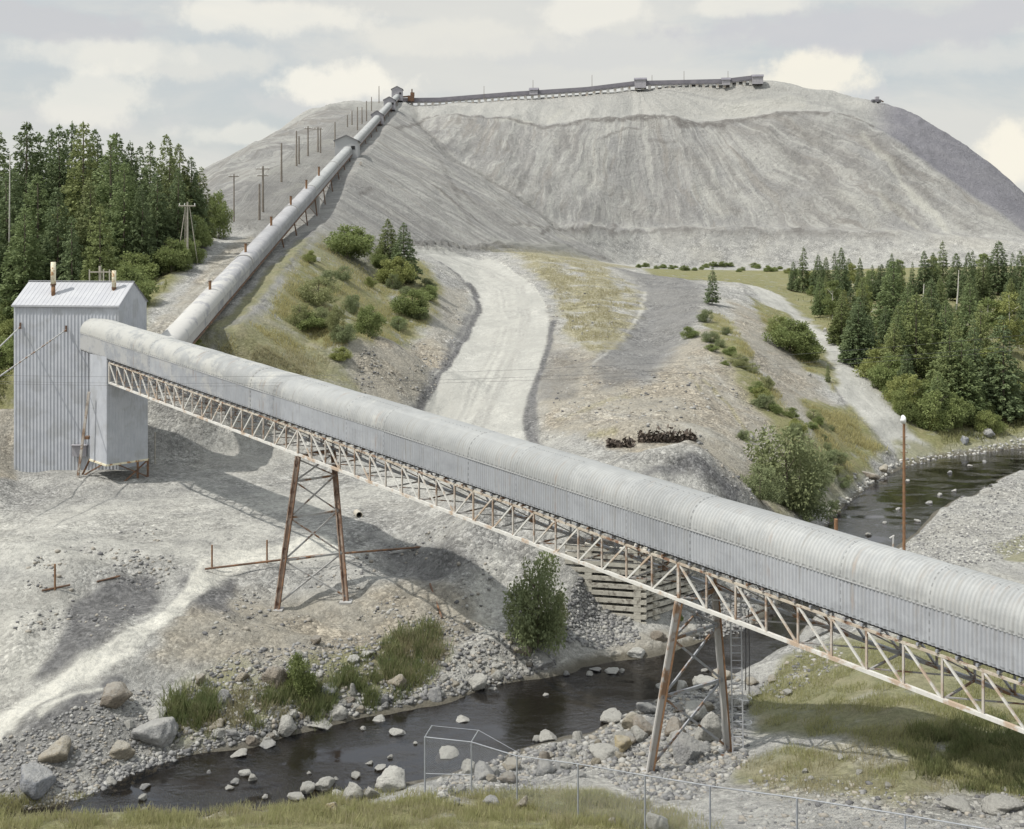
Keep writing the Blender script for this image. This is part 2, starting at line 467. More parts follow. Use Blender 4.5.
def region(poly, soft=8.0, warp=8.0, seed=0, lo=33.0):
    pts = np.array([(p[0], math.log(at(p[0], p[1], lo).y) * F * .55) for p in poly])
    x0, y0 = pts.min(0) - 40; x1, y1 = pts.max(0) + 40
    jj = np.nonzero((cols >= x0) & (cols <= x1))[0]; ii = np.nonzero((LD[:, 0] >= y0) & (LD[:, 0] <= y1))[0]
    out = np.zeros(Z.shape)
    if len(ii) == 0 or len(jj) == 0: return out
    s = np.s_[ii[0]:ii[-1] + 1, jj[0]:jj[-1] + 1]
    x = PX[s] + warp * fbm(Xg[s] / 3.0, Yg[s] / 3.0, seed + 50, 4, .6); y = LD[s] + warp * fbm(Xg[s] / 3.0, Yg[s] / 3.0, seed + 60, 4, .6)
    inside = np.zeros(x.shape, bool); dm = np.full(x.shape, 1e9)
    n = len(pts)
    for k in range(n):
        ax, ay = pts[k]; bx, by = pts[(k + 1) % n]
        cond = (ay > y) != (by > y)
        xi = (bx - ax) * (y - ay) / ((by - ay) if abs(by - ay) > 1e-9 else 1e-9) + ax
        inside ^= cond & (x < xi)
        ex, ey = bx - ax, by - ay; L2 = ex * ex + ey * ey + 1e-9
        t = np.clip(((x - ax) * ex + (y - ay) * ey) / L2, 0, 1)
        dm = np.minimum(dm, np.hypot(x - ax - t * ex, y - ay - t * ey))
    sd = np.where(inside, dm, -dm)
    out[s] = sstep(-soft, soft, sd)
    return out


def stroke(pts, wid, soft=1.5, warp=1.5, seed=0, lo=33.0, conv=True):
    """band along a line on the ground"""
    q = np.array([(p[0], math.log(at(p[0], p[1], lo).y) * F * .55) for p in pts]) if conv else np.array(pts)
    out = np.zeros(Z.shape); e = wid + soft + warp + 2
    jj = np.nonzero((cols >= q[:, 0].min() - e) & (cols <= q[:, 0].max() + e))[0]; ii = np.nonzero((LD[:, 0] >= q[:, 1].min() - e) & (LD[:, 0] <= q[:, 1].max() + e))[0]
    if len(ii) == 0 or len(jj) == 0: return out
    s = np.s_[ii[0]:ii[-1] + 1, jj[0]:jj[-1] + 1]
    x = PX[s] + warp * fbm(Xg[s] / 4, Yg[s] / 4, seed + 70, 3); y = LD[s] + warp * fbm(Xg[s] / 4, Yg[s] / 4, seed + 80, 3); dm = np.full(x.shape, 1e9)
    for (ax, ay), (bx, by) in zip(q[:-1], q[1:]):
        ex, ey = bx - ax, by - ay; L2 = ex * ex + ey * ey + 1e-9
        t = np.clip(((x - ax) * ex + (y - ay) * ey) / L2, 0, 1)
        dm = np.minimum(dm, np.hypot(x - ax - t * ex, y - ay - t * ey))
    out[s] = 1 - sstep(wid - soft, wid + soft, dm)
    return out


def bundle(guide, n, spread, wid, seed, lo=33.0):
    """wheel tracks: light and dark lines beside a guide line"""
    g = np.random.default_rng(seed); a = np.zeros(Z.shape); b_ = np.zeros(Z.shape)
    q = np.array([(p[0], math.log(at(p[0], p[1], lo).y) * F * .55) for p in guide]); d = np.gradient(q, axis=0); nn = np.stack([-d[:, 1], d[:, 0]], 1); nn /= np.linalg.norm(nn, axis=1)[:, None]
    for k in range(n):
        o = g.normal(0, spread); wob = np.cumsum(g.normal(0, spread * .12, len(q)))
        i0 = g.integers(0, max(1, len(q) // 3)); i1 = len(q) - g.integers(0, max(1, len(q) // 3))
        qq = (q + nn * (o + wob)[:, None] if np.ndim(o) else q + nn * (o + wob[:, None]))[i0:i1]
        if len(qq) < 2: continue
        m = stroke(qq, wid * g.uniform(.4, 1.5), 1.3, 2.2, k, lo, False) * g.uniform(.4, 1)
        if k % 2: a = np.maximum(a, m)
        else: b_ = np.maximum(b_, m)
    return a, b_


def union(*ms):
    o = ms[0]
    for m in ms[1:]: o = np.maximum(o, m)
    return o


nz1 = fbm(Xg / 4, Yg / 4, 101, 5, .6); nz2 = fbm(Xg / 1.2, Yg / 1.2, 131, 4, .6)
grass = union(
    region([(296, 262), (320, 232), (350, 226), (425, 262), (445, 292), (432, 322), (405, 345), (365, 340), (330, 352), (290, 330), (262, 325)], 8, 10, 1, 95),
    .75 * region([(205, 365), (262, 320), (300, 335), (345, 365), (360, 395), (340, 410), (250, 380)], 10, 12, 2, 98),
    region([(702, 310), (726, 318), (762, 374), (800, 422), (832, 470), (805, 478), (758, 412), (714, 345)], 6, 10, 3, 90),
    region([(752, 298), (792, 316), (832, 364), (838, 392), (800, 362), (768, 330)], 5, 8, 103, 90), region([(800, 398), (848, 402), (886, 450), (850, 482), (815, 450)], 6, 12, 104, 90),
    .8 * region([(196, 352), (240, 305), (300, 240), (313, 238), (264, 300), (217, 354)], 4, 6, 105, 95),
    region([(640, 262), (700, 264), (800, 272), (800, 300), (750, 285), (690, 280), (650, 274)], 5, 6, 4, 150),
    region([(770, 262), (1120, 250), (1120, 432), (1010, 436), (935, 448), (905, 425), (862, 372), (812, 322), (780, 295)], 6, 8, 5, 118),
    region([(-300, 200), (150, 240), (215, 235), (185, 270), (150, 312), (140, 360), (16, 400), (-10, 420), (-300, 440)], 8, 8, 6, 103),
    region([(-60, 842), (-60, 815), (240, 812), (300, 803), (350, 797), (430, 800), (520, 805), (640, 842)], 6, 6, 7, 34),
    region([(520, 842), (450, 790), (520, 790), (600, 790), (690, 830), (700, 850)], 8, 10, 8, 34),
    .85 * region([(745, 700), (790, 655), (830, 640), (1060, 650), (1060, 770), (985, 790), (930, 770), (850, 735), (760, 735)], 10, 12, 9),
    .7 * region([(735, 765), (790, 745), (860, 765), (940, 785), (900, 800), (820, 790), (740, 785)], 8, 12, 10),
    .9 * region([(900, 735), (960, 728), (1050, 730), (1050, 800), (975, 790), (910, 770)], 8, 10, 12),
    .8 * region([(160, 735), (170, 690), (215, 680), (300, 655), (380, 640), (440, 625), (450, 650), (430, 690), (340, 705), (260, 730)], 8, 14, 13),
    .6 * region([(750, 470), (800, 440), (860, 470), (830, 510), (780, 520)], 8, 8, 14, 80),
    .7 * region([(990, 545), (1040, 530), (1060, 560), (1010, 560)], 5, 6, 15, 55),
    .7 * region([(890, 440), (1060, 420), (1060, 440), (960, 452), (900, 465)], 5, 6, 16, 90))
grass = np.clip(grass * sstep(-.75, -.1, nz1 + .45 * nz2 + .25), 0, 1)
dry = union(
    region([(500, 248), (560, 256), (610, 272), (640, 292), (640, 312), (615, 345), (592, 356), (565, 335), (556, 300), (530, 270)], 8, 12, 20, 100),
    region([(415, 240), (520, 244), (620, 262), (640, 268), (600, 268), (500, 252)], 4, 5, 21, 150),
    .8 * region([(215, 360), (290, 330), (360, 395), (300, 395)], 12, 14, 22, 98),
    .6 * region([(740, 770), (860, 735), (960, 790), (900, 810), (760, 795)], 12, 14, 23),
    .5 * region([(690, 330), (745, 372), (815, 440), (860, 480), (820, 470), (740, 400)], 10, 12, 24, 90),
    .9 * stroke([(702, 380), (725, 402), (752, 440)], 2.0, 1.5, 4, 25, 85), .8 * stroke([(690, 375), (700, 390)], 2, 1.5, 3, 26, 85), .7 * stroke([(722, 350), (750, 385), (790, 432)], 2.0, 1.5, 4, 27, 85), .8 * stroke([(590, 434), (615, 431)], 3, 2, 3, 28, 85), .6 * stroke([(560, 420), (600, 405), (640, 392)], 4, 3, 6, 29, 85),
    .5 * region([(-60, 842), (-60, 812), (300, 800), (520, 800), (700, 842)], 8, 8, 25, 34))
dry = .85 * np.clip(dry * sstep(-.6, .2, fbm(Xg / 3, Yg / 3, 151, 4) + .3 * nz2 + .15), 0, 1)
tan = union(
    region([(545, 360), (590, 350), (640, 385), (690, 335), (720, 330), (765, 400), (830, 490), (790, 520), (740, 500), (690, 445), (600, 445), (545, 430)], 10, 14, 30, 80),
    region([(150, 655), (180, 620), (235, 592), (330, 600), (420, 580), (490, 620), (460, 650), (300, 660), (200, 670)], 10, 12, 31),
    region([(348, 345), (430, 335), (450, 350), (425, 400), (400, 410), (350, 385)], 8, 10, 32, 95),
    .9 * region([(728, 300), (760, 312), (800, 360), (850, 440), (820, 440), (775, 392), (738, 340)], 8, 10, 38, 90),
    .8 * region([(145, 340), (170, 310), (225, 250), (250, 235), (258, 245), (225, 300), (200, 335)], 5, 6, 33, 98),
    region([(-60, 400), (16, 390), (16, 480), (-60, 500)], 5, 6, 34, 80),
    .7 * region([(560, 670), (600, 650), (660, 630), (720, 625), (700, 650), (620, 665)], 5, 6, 35),
    .6 * region([(540, 300), (560, 340), (600, 360), (590, 430), (540, 430), (535, 390), (550, 340)], 8, 12, 36, 95),
    .6 * region([(420, 280), (470, 290), (460, 330), (435, 360), (425, 320)], 6, 8, 37, 120))
edge = union(stroke([(552, 322), (547, 350), (536, 385), (528, 415), (532, 440), (541, 462)], 3.2, 1.6, 2.5, 1, 85), stroke([(470, 284), (479, 304), (472, 326), (455, 356), (432, 390), (410, 415)], 3.6, 1.8, 3, 2, 90), .8 * stroke([(440, 262), (462, 278), (474, 296)], 2.0, 1.2, 2, 3, 90), .7 * stroke([(744, 290), (766, 312), (802, 352), (850, 412), (896, 462)], 1.5, 1, 2, 4, 95))  # dark road edges; the left ones paint the bank's shadow edge
bermL = union(stroke([(536, 425), (541, 448), (552, 470)], 1.2, .8, 1, 5, 85), .8 * stroke([(500, 262), (535, 288), (547, 310)], 1.0, .8, 1, 6, 90))
streak = union(stroke([(222, 560), (205, 577), (190, 597), (163, 618), (130, 642), (95, 664), (60, 684), (25, 707), (-15, 738)], 8.5, 3, 8, 1), stroke([(330, 548), (280, 552), (240, 556), (210, 572)], 13, 6, 10, 2), .8 * stroke([(40, 715), (70, 695), (100, 688)], 3, 2, 4, 3))
dust = union(streak,
    .0 * region([(200, 560), (255, 545), (215, 590), (165, 625), (120, 655), (60, 690), (-20, 740), (-20, 722), (60, 668), (120, 628), (160, 590)], 5, 9, 40),
    .35 * region([(-40, 520), (100, 505), (240, 500), (420, 470), (440, 480), (300, 520), (240, 560), (150, 570), (-40, 600)], 14, 22, 41),
    .45 * region([(470, 600), (480, 560), (500, 555), (510, 600), (490, 640)], 8, 10, 42),
    .35 * region([(-20, 620), (60, 610), (40, 670), (-20, 720)], 10, 12, 43))
road = union(
    region([(408, 246), (440, 246), (490, 258), (525, 280), (545, 303), (550, 328), (543, 358), (530, 390), (522, 420), (530, 462), (400, 425), (424, 395), (448, 362), (466, 330), (474, 306), (466, 284), (448, 266), (425, 254)], 2.2, 1.5, 50, 85),
    region([(744, 283), (772, 288), (806, 320), (860, 372), (932, 456), (900, 462), (850, 408), (800, 348), (765, 308)], 3, 4, 51, 95),
    .9 * region([(490, 238), (560, 243), (640, 258), (650, 265), (560, 255), (490, 244)], 2, 2, 52, 180))
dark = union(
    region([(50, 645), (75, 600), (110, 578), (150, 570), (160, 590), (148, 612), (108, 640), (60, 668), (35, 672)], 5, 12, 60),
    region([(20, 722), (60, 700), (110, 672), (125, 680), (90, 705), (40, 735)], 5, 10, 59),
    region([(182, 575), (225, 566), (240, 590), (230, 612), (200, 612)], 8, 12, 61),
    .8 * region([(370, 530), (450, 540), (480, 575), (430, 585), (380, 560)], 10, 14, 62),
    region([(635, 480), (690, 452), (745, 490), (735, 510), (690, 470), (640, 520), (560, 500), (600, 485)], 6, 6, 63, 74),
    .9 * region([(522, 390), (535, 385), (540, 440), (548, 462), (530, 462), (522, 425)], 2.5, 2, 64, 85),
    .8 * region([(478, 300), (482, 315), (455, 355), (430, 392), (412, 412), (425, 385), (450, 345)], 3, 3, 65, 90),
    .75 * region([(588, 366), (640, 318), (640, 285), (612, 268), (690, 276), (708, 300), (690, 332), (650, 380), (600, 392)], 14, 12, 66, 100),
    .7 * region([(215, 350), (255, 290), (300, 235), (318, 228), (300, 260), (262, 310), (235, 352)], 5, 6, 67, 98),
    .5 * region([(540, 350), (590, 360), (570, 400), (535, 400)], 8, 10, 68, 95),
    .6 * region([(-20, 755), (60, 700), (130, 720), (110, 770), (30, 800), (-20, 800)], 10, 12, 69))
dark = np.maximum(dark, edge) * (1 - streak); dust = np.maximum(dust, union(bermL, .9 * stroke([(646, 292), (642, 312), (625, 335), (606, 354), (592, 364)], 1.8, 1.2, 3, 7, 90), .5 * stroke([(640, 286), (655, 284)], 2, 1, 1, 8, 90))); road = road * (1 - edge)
wet = np.where((Yg > dn_c[None] - .55) & (Yg < df_c[None] + .45), 1.0, 0.0) * sstep(.45, .05, Z)
low = np.clip((1 - pile) * (Yg < 330), 0, 1)
grass *= low; dry *= low
# beyond the frame: plain rough meadow
outside = np.clip(sstep(1060, 1140, PX) + sstep(-20, -120, PX), 0, 1) * (1 - pile)
grass = np.maximum(grass, .6 * outside * (Yg > 90))
TL = np.zeros(Z.shape); TD = np.zeros(Z.shape)
for gd, n, sp_, w_, sd, lo_ in (([(-40, 575), (60, 548), (150, 530), (240, 515), (330, 495), (420, 470), (480, 440)], 26, 16, 1.6, 1, 36), ([(-40, 520), (60, 508), (160, 500), (260, 495), (350, 480)], 18, 9, 1.3, 2, 36),
                               ([(430, 252), (470, 268), (500, 290), (508, 320), (500, 350), (480, 385), (465, 420), (455, 440)], 26, 11, 1.5, 4, 85), ([(758, 288), (790, 315), (830, 365), (870, 408), (914, 458)], 12, 5, 1.0, 5, 95),
                               ([(560, 410), (620, 415), (690, 425), (745, 455)], 18, 9, 1.2, 7, 85), ([(690, 360), (720, 400), (755, 445), (800, 495)], 6, 9, .8, 8, 85), ([(250, 245), (215, 280), (180, 315), (160, 335)], 12, 6, 1.2, 9, 98), ([(300, 238), (270, 280), (235, 330)], 10, 7, 1.2, 10, 98), ([(850, 640), (780, 690), (760, 740)], 8, 8, 1.5, 11, 36)):
    a_, b_ = bundle(gd, n, sp_, w_, sd, lo_); TL = np.maximum(TL, a_); TD = np.maximum(TD, b_)
# streaks, ledges and slips on the pile, with some painted light and shade
SDK = np.zeros(Z.shape); SLT = np.zeros(Z.shape)
crest = [(395, 128), (426, 118), (463, 116), (512, 119), (540, 127), (587, 120), (637, 115), (669, 116), (697, 122), (724, 121), (768, 115), (830, 112), (850, 116), (873, 127)]  # dark line along it is the cliff shadow, put into the colour
for pts, w_, k in ((crest, 2.2, .85), ([(664, 116), (680, 122), (700, 125), (724, 124)], 3.0, 1), ([(590, 121), (640, 117), (668, 117)], 2.2, 1), ([(604, 138), (616, 132), (640, 128)], 1.2, .8), ([(648, 142), (676, 140)], 1.2, .8), ([(433, 185), (452, 200), (470, 214), (484, 226)], 1.8, 1), ([(462, 190), (474, 203)], 2, .7),
                  ([(512, 226), (560, 229), (640, 231), (700, 230), (760, 234), (830, 233), (900, 236)], 1.6, .7), ([(540, 233), (548, 228)], 2, 1), ([(572, 229), (586, 229)], 2, 1), ([(612, 236), (616, 226)], 1.5, .9), ([(792, 229), (804, 230)], 2.2, 1), ([(745, 229), (754, 229)], 1.6, 1), ([(360, 195), (372, 188)], 2, .7), ([(725, 160), (735, 172)], 2, .5), ([(800, 160), (812, 175)], 1.2, .6), ([(440, 160), (460, 200), (470, 225)], 3, .45), ([(535, 180), (525, 205)], 4, .3), ([(690, 150), (712, 185), (740, 215)], 3, .35), ([(760, 130), (800, 165), (850, 210)], 5, .35), ([(800, 125), (850, 160), (900, 205)], 6, .35), ([(850, 120), (880, 150), (930, 195), (980, 235)], 5, .4)):
    SDK = np.maximum(SDK, k * stroke(pts, w_, 1.2, 3.0, int(w_ * 10), 200))
for pts, w_, k in (([(863, 136), (885, 158), (910, 190), (935, 215), (960, 238)], 2.6, 1), ([(880, 198), (900, 212), (920, 228), (940, 240)], 1.6, .9), ([(398, 152), (420, 160), (438, 172)], 5, .6), ([(432, 183), (448, 200), (460, 214)], 3, .45), ([(512, 223), (600, 224.5), (700, 226), (770, 229)], 1.0, .8), ([(500, 120), (530, 122), (560, 112)], 4, .6), ([(555, 233), (575, 240)], 3, .5), ([(720, 115), (760, 105), (800, 100)], 6, .4),  # thin line on the berm rim is light painted into the colour
                  ([(840, 195), (870, 215), (900, 240)], 4, .4), ([(600, 150), (590, 180)], 10, .3), ([(700, 190), (720, 210)], 8, .3), ([(250, 180), (290, 165), (330, 140)], 5, .4), ([(275, 195), (300, 185)], 4, .4)):
    SLT = np.maximum(SLT, k * stroke(pts, w_, 2.0, 4.0, int(w_ * 10) + 5, 200))
trk = np.sin((PX - 40 * np.log(np.maximum(Yg, 1))) / 6 + 3 * fbm(Xg / 9, Yg / 9, 181, 2))

V = np.stack([Xg, Yg, Z], -1).reshape(-1, 3)
ii, jj = np.meshgrid(np.arange(NR - 1), np.arange(NC - 1), indexing='ij')
a = (ii * NC + jj).ravel()
FC = np.stack([a, a + 1, a + NC + 1, a + NC], 1)
me = bpy.data.meshes.new('ground')
me.vertices.add(len(V)); me.vertices.foreach_set('co', V.astype(np.float32).ravel())
me.loops.add(FC.size); me.loops.foreach_set('vertex_index', FC.astype(np.int32).ravel())
me.polygons.add(len(FC)); me.polygons.foreach_set('loop_start', np.arange(0, FC.size, 4, dtype=np.int32))
me.polygons.foreach_set('loop_total', np.full(len(FC), 4, dtype=np.int32))
me.update(calc_edges=True)
me.polygons.foreach_set('use_smooth', np.ones(len(FC), dtype=bool))


def vattr(name, r, g, b, a_):
    at_ = me.attributes.new(name, 'FLOAT_COLOR', 'POINT')
    at_.data.foreach_set('color', np.stack([r, g, b, a_], -1).astype(np.float32).ravel())


vattr('cover', grass, dry, tan, dust)
vattr('surface', dark, road, wet, pile)
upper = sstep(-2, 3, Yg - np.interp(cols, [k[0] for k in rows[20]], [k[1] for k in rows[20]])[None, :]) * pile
violet = sstep(860, 900, PX) * upper  # bluish shade of the right flank, painted into the pile colour
vattr('marks', TL, TD, SDK, SLT)
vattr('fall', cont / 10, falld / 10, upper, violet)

m, t, b = new_mat('tailings_and_soil')
A1 = t.new('ShaderNodeAttribute', attribute_name='cover'); A2 = t.new('ShaderNodeAttribute', attribute_name='surface'); A3 = t.new('ShaderNodeAttribute', attribute_name='fall')
s1 = t.new('ShaderNodeSeparateColor'); t.lk(A1.outputs['Color'], s1.inputs[0])
s2 = t.new('ShaderNodeSeparateColor'); t.lk(A2.outputs['Color'], s2.inputs[0])
s3 = t.new('ShaderNodeSeparateColor'); t.lk(A3.outputs['Color'], s3.inputs[0])
A4 = t.new('ShaderNodeAttribute', attribute_name='marks'); s4 = t.new('ShaderNodeSeparateColor'); t.lk(A4.outputs['Color'], s4.inputs[0])
geo = t.new('ShaderNodeNewGeometry').outputs['Position']
n_big = t.noise(geo, .06, 5, .6); n_mid = t.noise(geo, .45, 6, .62); n_fine = t.noise(geo, 3.2, 6, .7); n_peb = t.noise(geo, 9.0, 4, .75)
# scree and gravel
n_pat = t.noise(geo, .16, 6, .66, .4)
scree = t.mix(t.ramp(n_mid, .3, .7), (.25, .248, .236), (.40, .394, .366))
scree = t.mix(t.math('MULTIPLY', t.ramp(n_pat, .46, .62), .5), scree, (.225, .222, .215))
scree = t.mix(t.math('MULTIPLY', t.ramp(n_fine, .45, .68), .75), scree, (.15, .147, .142))
scree = t.mix(t.math('MULTIPLY', t.ramp(n_peb, .55, .68), .75), scree, (.52, .505, .455))
n_grit = t.noise(geo, 24, 3, .7)
scree = t.mix(t.math('MULTIPLY', t.ramp(n_grit, .54, .64), .7), scree, (.095, .093, .09))
scree = t.mix(t.math('MULTIPLY', t.ramp(n_grit, .44, .36), .5), scree, (.52, .51, .47))
scree = t.mix(t.math('MULTIPLY', t.ramp(n_big, .45, .65), .35), scree, (.34, .325, .28))
# pile: streaks down the fall line
cx = t.new('ShaderNodeCombineXYZ'); t.lk(t.math('ADD', s3.outputs[0], t.math('MULTIPLY', t.noise(geo, .018, 4, .6), 1.6)), cx.inputs[0]); t.lk(t.math('MULTIPLY', s3.outputs[1], .085), cx.inputs[1])
st1 = t.noise(cx.outputs[0], 1.1, 7, .7, .6); st2 = t.noise(cx.outputs[0], 5.5, 6, .72, .3)
n_pile = t.noise(geo, .035, 7, .68, .5); n_pf = t.noise(geo, .6, 7, .75)
pcol = t.mix(t.ramp(n_pile, .35, .65), (.275, .271, .262), (.385, .378, .352))
pcol = t.mix(t.math('MULTIPLY', t.ramp(st1, .44, .64), .6), pcol, (.235, .226, .215))
pcol = t.mix(t.math('MULTIPLY', t.ramp(st2, .52, .7), .32), pcol, (.45, .445, .41))
pcol = t.mix(t.math('MULTIPLY', t.ramp(n_big, .52, .62), .45), pcol, (.275, .262, .24))
pcol = t.mix(t.math('MULTIPLY', t.ramp(t.noise(geo, .11, 6, .7, .8), .55, .64), .35), pcol, (.42, .415, .385))
pcol = t.mix(t.math('MULTIPLY', t.ramp(n_pf, .52, .68), .45), pcol, (.18, .178, .176))
pcol = t.mix(t.math('MULTIPLY', t.ramp(st2, .53, .61), .5), pcol, (.45, .442, .41))
pcol = t.mix(t.math('MULTIPLY', t.ramp(st2, .47, .40), .5), pcol, (.21, .203, .195))
st3 = t.noise(cx.outputs[0], 2.6, 5, .6, .5)
pcol = t.mix(t.math('MULTIPLY', t.ramp(st3, .57, .62), .4), pcol, (.235, .215, .19))
pcol = t.mix(t.math('MULTIPLY', t.ramp(st3, .41, .37), .45), pcol, (.42, .412, .38))
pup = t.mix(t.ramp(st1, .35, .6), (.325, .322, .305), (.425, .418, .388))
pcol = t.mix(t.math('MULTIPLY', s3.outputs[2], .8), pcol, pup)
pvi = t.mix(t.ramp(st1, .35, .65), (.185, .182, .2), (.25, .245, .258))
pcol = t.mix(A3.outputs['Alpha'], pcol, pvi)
pcol = t.mix(t.math('MULTIPLY', A4.outputs['Alpha'], t.math('MULTIPLY', t.ramp(st2, .2, .55), .8)), pcol, (.47, .46, .41))
pcol = t.mix(t.math('MULTIPLY', s4.outputs[2], t.math('MULTIPLY', t.ramp(n_pf, .3, .52), .8)), pcol, (.14, .13, .12))
col = t.mix(A2.outputs['Alpha'], scree, pcol)
tanc = t.mix(t.ramp(n_mid, .35, .7), (.31, .283, .23), (.25, .235, .20))
tanc = t.mix(t.math('MULTIPLY', t.ramp(n_fine, .45, .68), .6), tanc, (.19, .175, .15))
tanc = t.mix(t.math('MULTIPLY', t.ramp(n_peb, .55, .7), .6), tanc, (.44, .42, .37))
tanc = t.mix(t.math('MULTIPLY', t.ramp(n_pat, .48, .62), .45), tanc, (.30, .255, .19))
tanc = t.mix(t.math('MULTIPLY', t.ramp(n_grit, .56, .66), .55), tanc, (.12, .11, .095))
col = t.mix(t.math('MULTIPLY', s1.outputs[2], .9), col, tanc)
dustc = t.mix(t.ramp(n_fine, .4, .75), (.57, .555, .495), (.39, .385, .355))
col = t.mix(t.math('MULTIPLY', t.math('MULTIPLY', A1.outputs['Alpha'], t.ramp(n_mid, .2, .5)), .95), col, dustc)
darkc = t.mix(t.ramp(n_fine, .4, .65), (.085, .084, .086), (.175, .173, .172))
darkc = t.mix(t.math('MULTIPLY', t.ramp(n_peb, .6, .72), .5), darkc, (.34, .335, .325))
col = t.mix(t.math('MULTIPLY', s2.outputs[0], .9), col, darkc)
roadc = t.mix(t.ramp(n_pat, .35, .7), (.345, .34, .313), (.41, .404, .372))
roadc = t.mix(t.math('MULTIPLY', t.ramp(n_fine, .5, .75), .4), roadc, (.29, .285, .27))
col = t.mix(s2.outputs[1], col, roadc)
col = t.mix(t.math('MULTIPLY', t.math('MULTIPLY', s4.outputs[0], t.ramp(n_mid, .3, .6)), .45), col, (.47, .462, .42))
col = t.mix(t.math('MULTIPLY', t.math('MULTIPLY', s4.outputs[1], t.ramp(n_pat, .35, .6)), .55), col, (.235, .23, .215))
dryc = t.mix(t.ramp(n_fine, .35, .65), (.29, .258, .15), (.18, .168, .092))
col = t.mix(t.math('MULTIPLY', s1.outputs[1], t.ramp(n_fine, .3, .5)), col, dryc)
grc = t.mix(t.ramp(n_fine, .35, .65), (.205, .20, .10), (.14, .142, .066))
grc = t.mix(t.math('MULTIPLY', t.ramp(n_mid, .45, .65), .6), grc, (.23, .205, .12))
col = t.mix(t.math('MULTIPLY', s1.outputs[0], t.ramp(n_mid, .25, .46)), col, grc)
def cells(scale, vec):
    v = t.new('ShaderNodeTexVoronoi'); v.inputs['Scale'].default_value = scale; v.inputs['Randomness'].default_value = 1.0
    t.lk(vec, v.inputs['Vector']); q = t.new('ShaderNodeSeparateColor'); t.lk(v.outputs['Color'], q.inputs[0])
    return q.outputs[0], v.outputs['Distance']
warp_ = t.new('ShaderNodeVectorMath', operation='ADD'); nv_ = t.new('ShaderNodeTexNoise'); nv_.inputs['Scale'].default_value = 1.5; nv_.inputs['Detail'].default_value = 4; t.lk(geo, nv_.inputs['Vector']); t.lk(geo, warp_.inputs[0]); t.lk(nv_.outputs['Color'], warp_.inputs[1])
ca, da_ = cells(5.5, geo); cb_, db_ = cells(2.2, geo); cc, dc_ = cells(.75, warp_.outputs[0])
soft_ = t.math('SUBTRACT', 1.0, t.math('MULTIPLY', t.math('MAXIMUM', t.math('MAXIMUM', s2.outputs[1], A1.outputs['Alpha']), t.math('MAXIMUM', s1.outputs[0], s2.outputs[2])), .7))
soft_ = t.math('MULTIPLY', soft_, t.math('ADD', .25, t.math('MULTIPLY', t.ramp(n_pat, .4, .62), .75)))
soft_ = t.math('MULTIPLY', soft_, t.math('SUBTRACT', 1.0, t.math('MULTIPLY', A2.outputs['Alpha'], .72)))
def grain(c, lo, hi, col, amt):
    g_ = t.math('ADD', t.math('MULTIPLY', t.math('POWER', c, 1.6), hi - lo), lo)
    cx_ = t.new('ShaderNodeCombineColor')
    for k_ in range(3): t.lk(g_, cx_.inputs[k_])
    return t.mix(t.math('MULTIPLY', soft_, amt), col, t.mix(1.0, col, cx_.outputs[0], 'MULTIPLY'))
col = grain(ca, .55, 1.65, col, .62); col = grain(cb_, .64, 1.5, col, .38); col = grain(cc, .74, 1.36, col, .42)
col = t.mix(t.math('MULTIPLY', s2.outputs[2], .85), col, (.085, .075, .055))
t.lk(col, b.inputs['Base Color'])
b.inputs['Roughness'].default_value = .95; b.inputs['Specular IOR Level'].default_value = .1
hh = t.math('ADD', t.math('MULTIPLY', n_fine, .5), t.math('ADD', t.math('MULTIPLY', n_peb, .22), t.math('MULTIPLY', n_mid, .8)))
hh = t.math('ADD', hh, t.math('MULTIPLY', t.math('MULTIPLY', t.math('ADD', t.math('MULTIPLY', st2, .5), t.math('MULTIPLY', n_pf, 1.4)), A2.outputs['Alpha']), 3.0))
hh = t.math('SUBTRACT', hh, t.math('MULTIPLY', t.math('ADD', t.math('MULTIPLY', da_, .22), t.math('MULTIPLY', db_, .18)), soft_))
hh = t.math('SUBTRACT', hh, t.math('MULTIPLY', t.math('MULTIPLY', dc_, .28), soft_))
bn = t.new('ShaderNodeBump'); bn.inputs['Strength'].default_value = .9; bn.inputs['Distance'].default_value = .42
t.lk(hh, bn.inputs['Height']); t.lk(bn.outputs[0], b.inputs['Normal'])
me.materials.append(m)
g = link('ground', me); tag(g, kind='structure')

# ------------------------------------------------------------------ river
wc = np.concatenate([np.arange(-900, -60, 60.), np.arange(-60, 1100, 8.), np.arange(1100, 1901, 60.)])
wn = np.interp(wc, [k[0] for k in shore_near], [k[1] for k in shore_near]); wf = np.interp(wc, [k[0] for k in shore_far], [k[1] for k in shore_far])
wv = []; NW = 12
for i in range(NW):
    d_ = (wn - 1.6) + (wf - wn + 3.4) * i / (NW - 1)
    wv.append(np.stack([(wc - 512) / F * d_, d_, np.zeros_like(d_)], 1))
wv = np.concatenate(wv); n = len(wc)
i2, j2 = np.meshgrid(np.arange(NW - 1), np.arange(n - 1), indexing='ij'); a = (i2 * n + j2).ravel()
m, t, b = new_mat('dark_river_water')
geo = t.new('ShaderNodeNewGeometry').outputs['Position']
nn = t.noise(geo, .35, 5, .6)
rip = t.math('ADD', t.noise(t.mapping(geo, (1.2, 2.2, 1), (0, 0, R(-25))), 1.6, 5, .6, .4), t.math('MULTIPLY', t.noise(geo, 7, 3, .6), .25))
bn = t.new('ShaderNodeBump'); bn.inputs['Strength'].default_value = .55; bn.inputs['Distance'].default_value = .07
t.lk(rip, bn.inputs['Height'])
t.lk(t.math('MULTIPLY', t.ramp(t.noise(t.mapping(geo, (.5, 1, 1), (0, 0, R(-25))), .5, 4, .6, .6), .35, .65), .75), bn.inputs['Strength'])
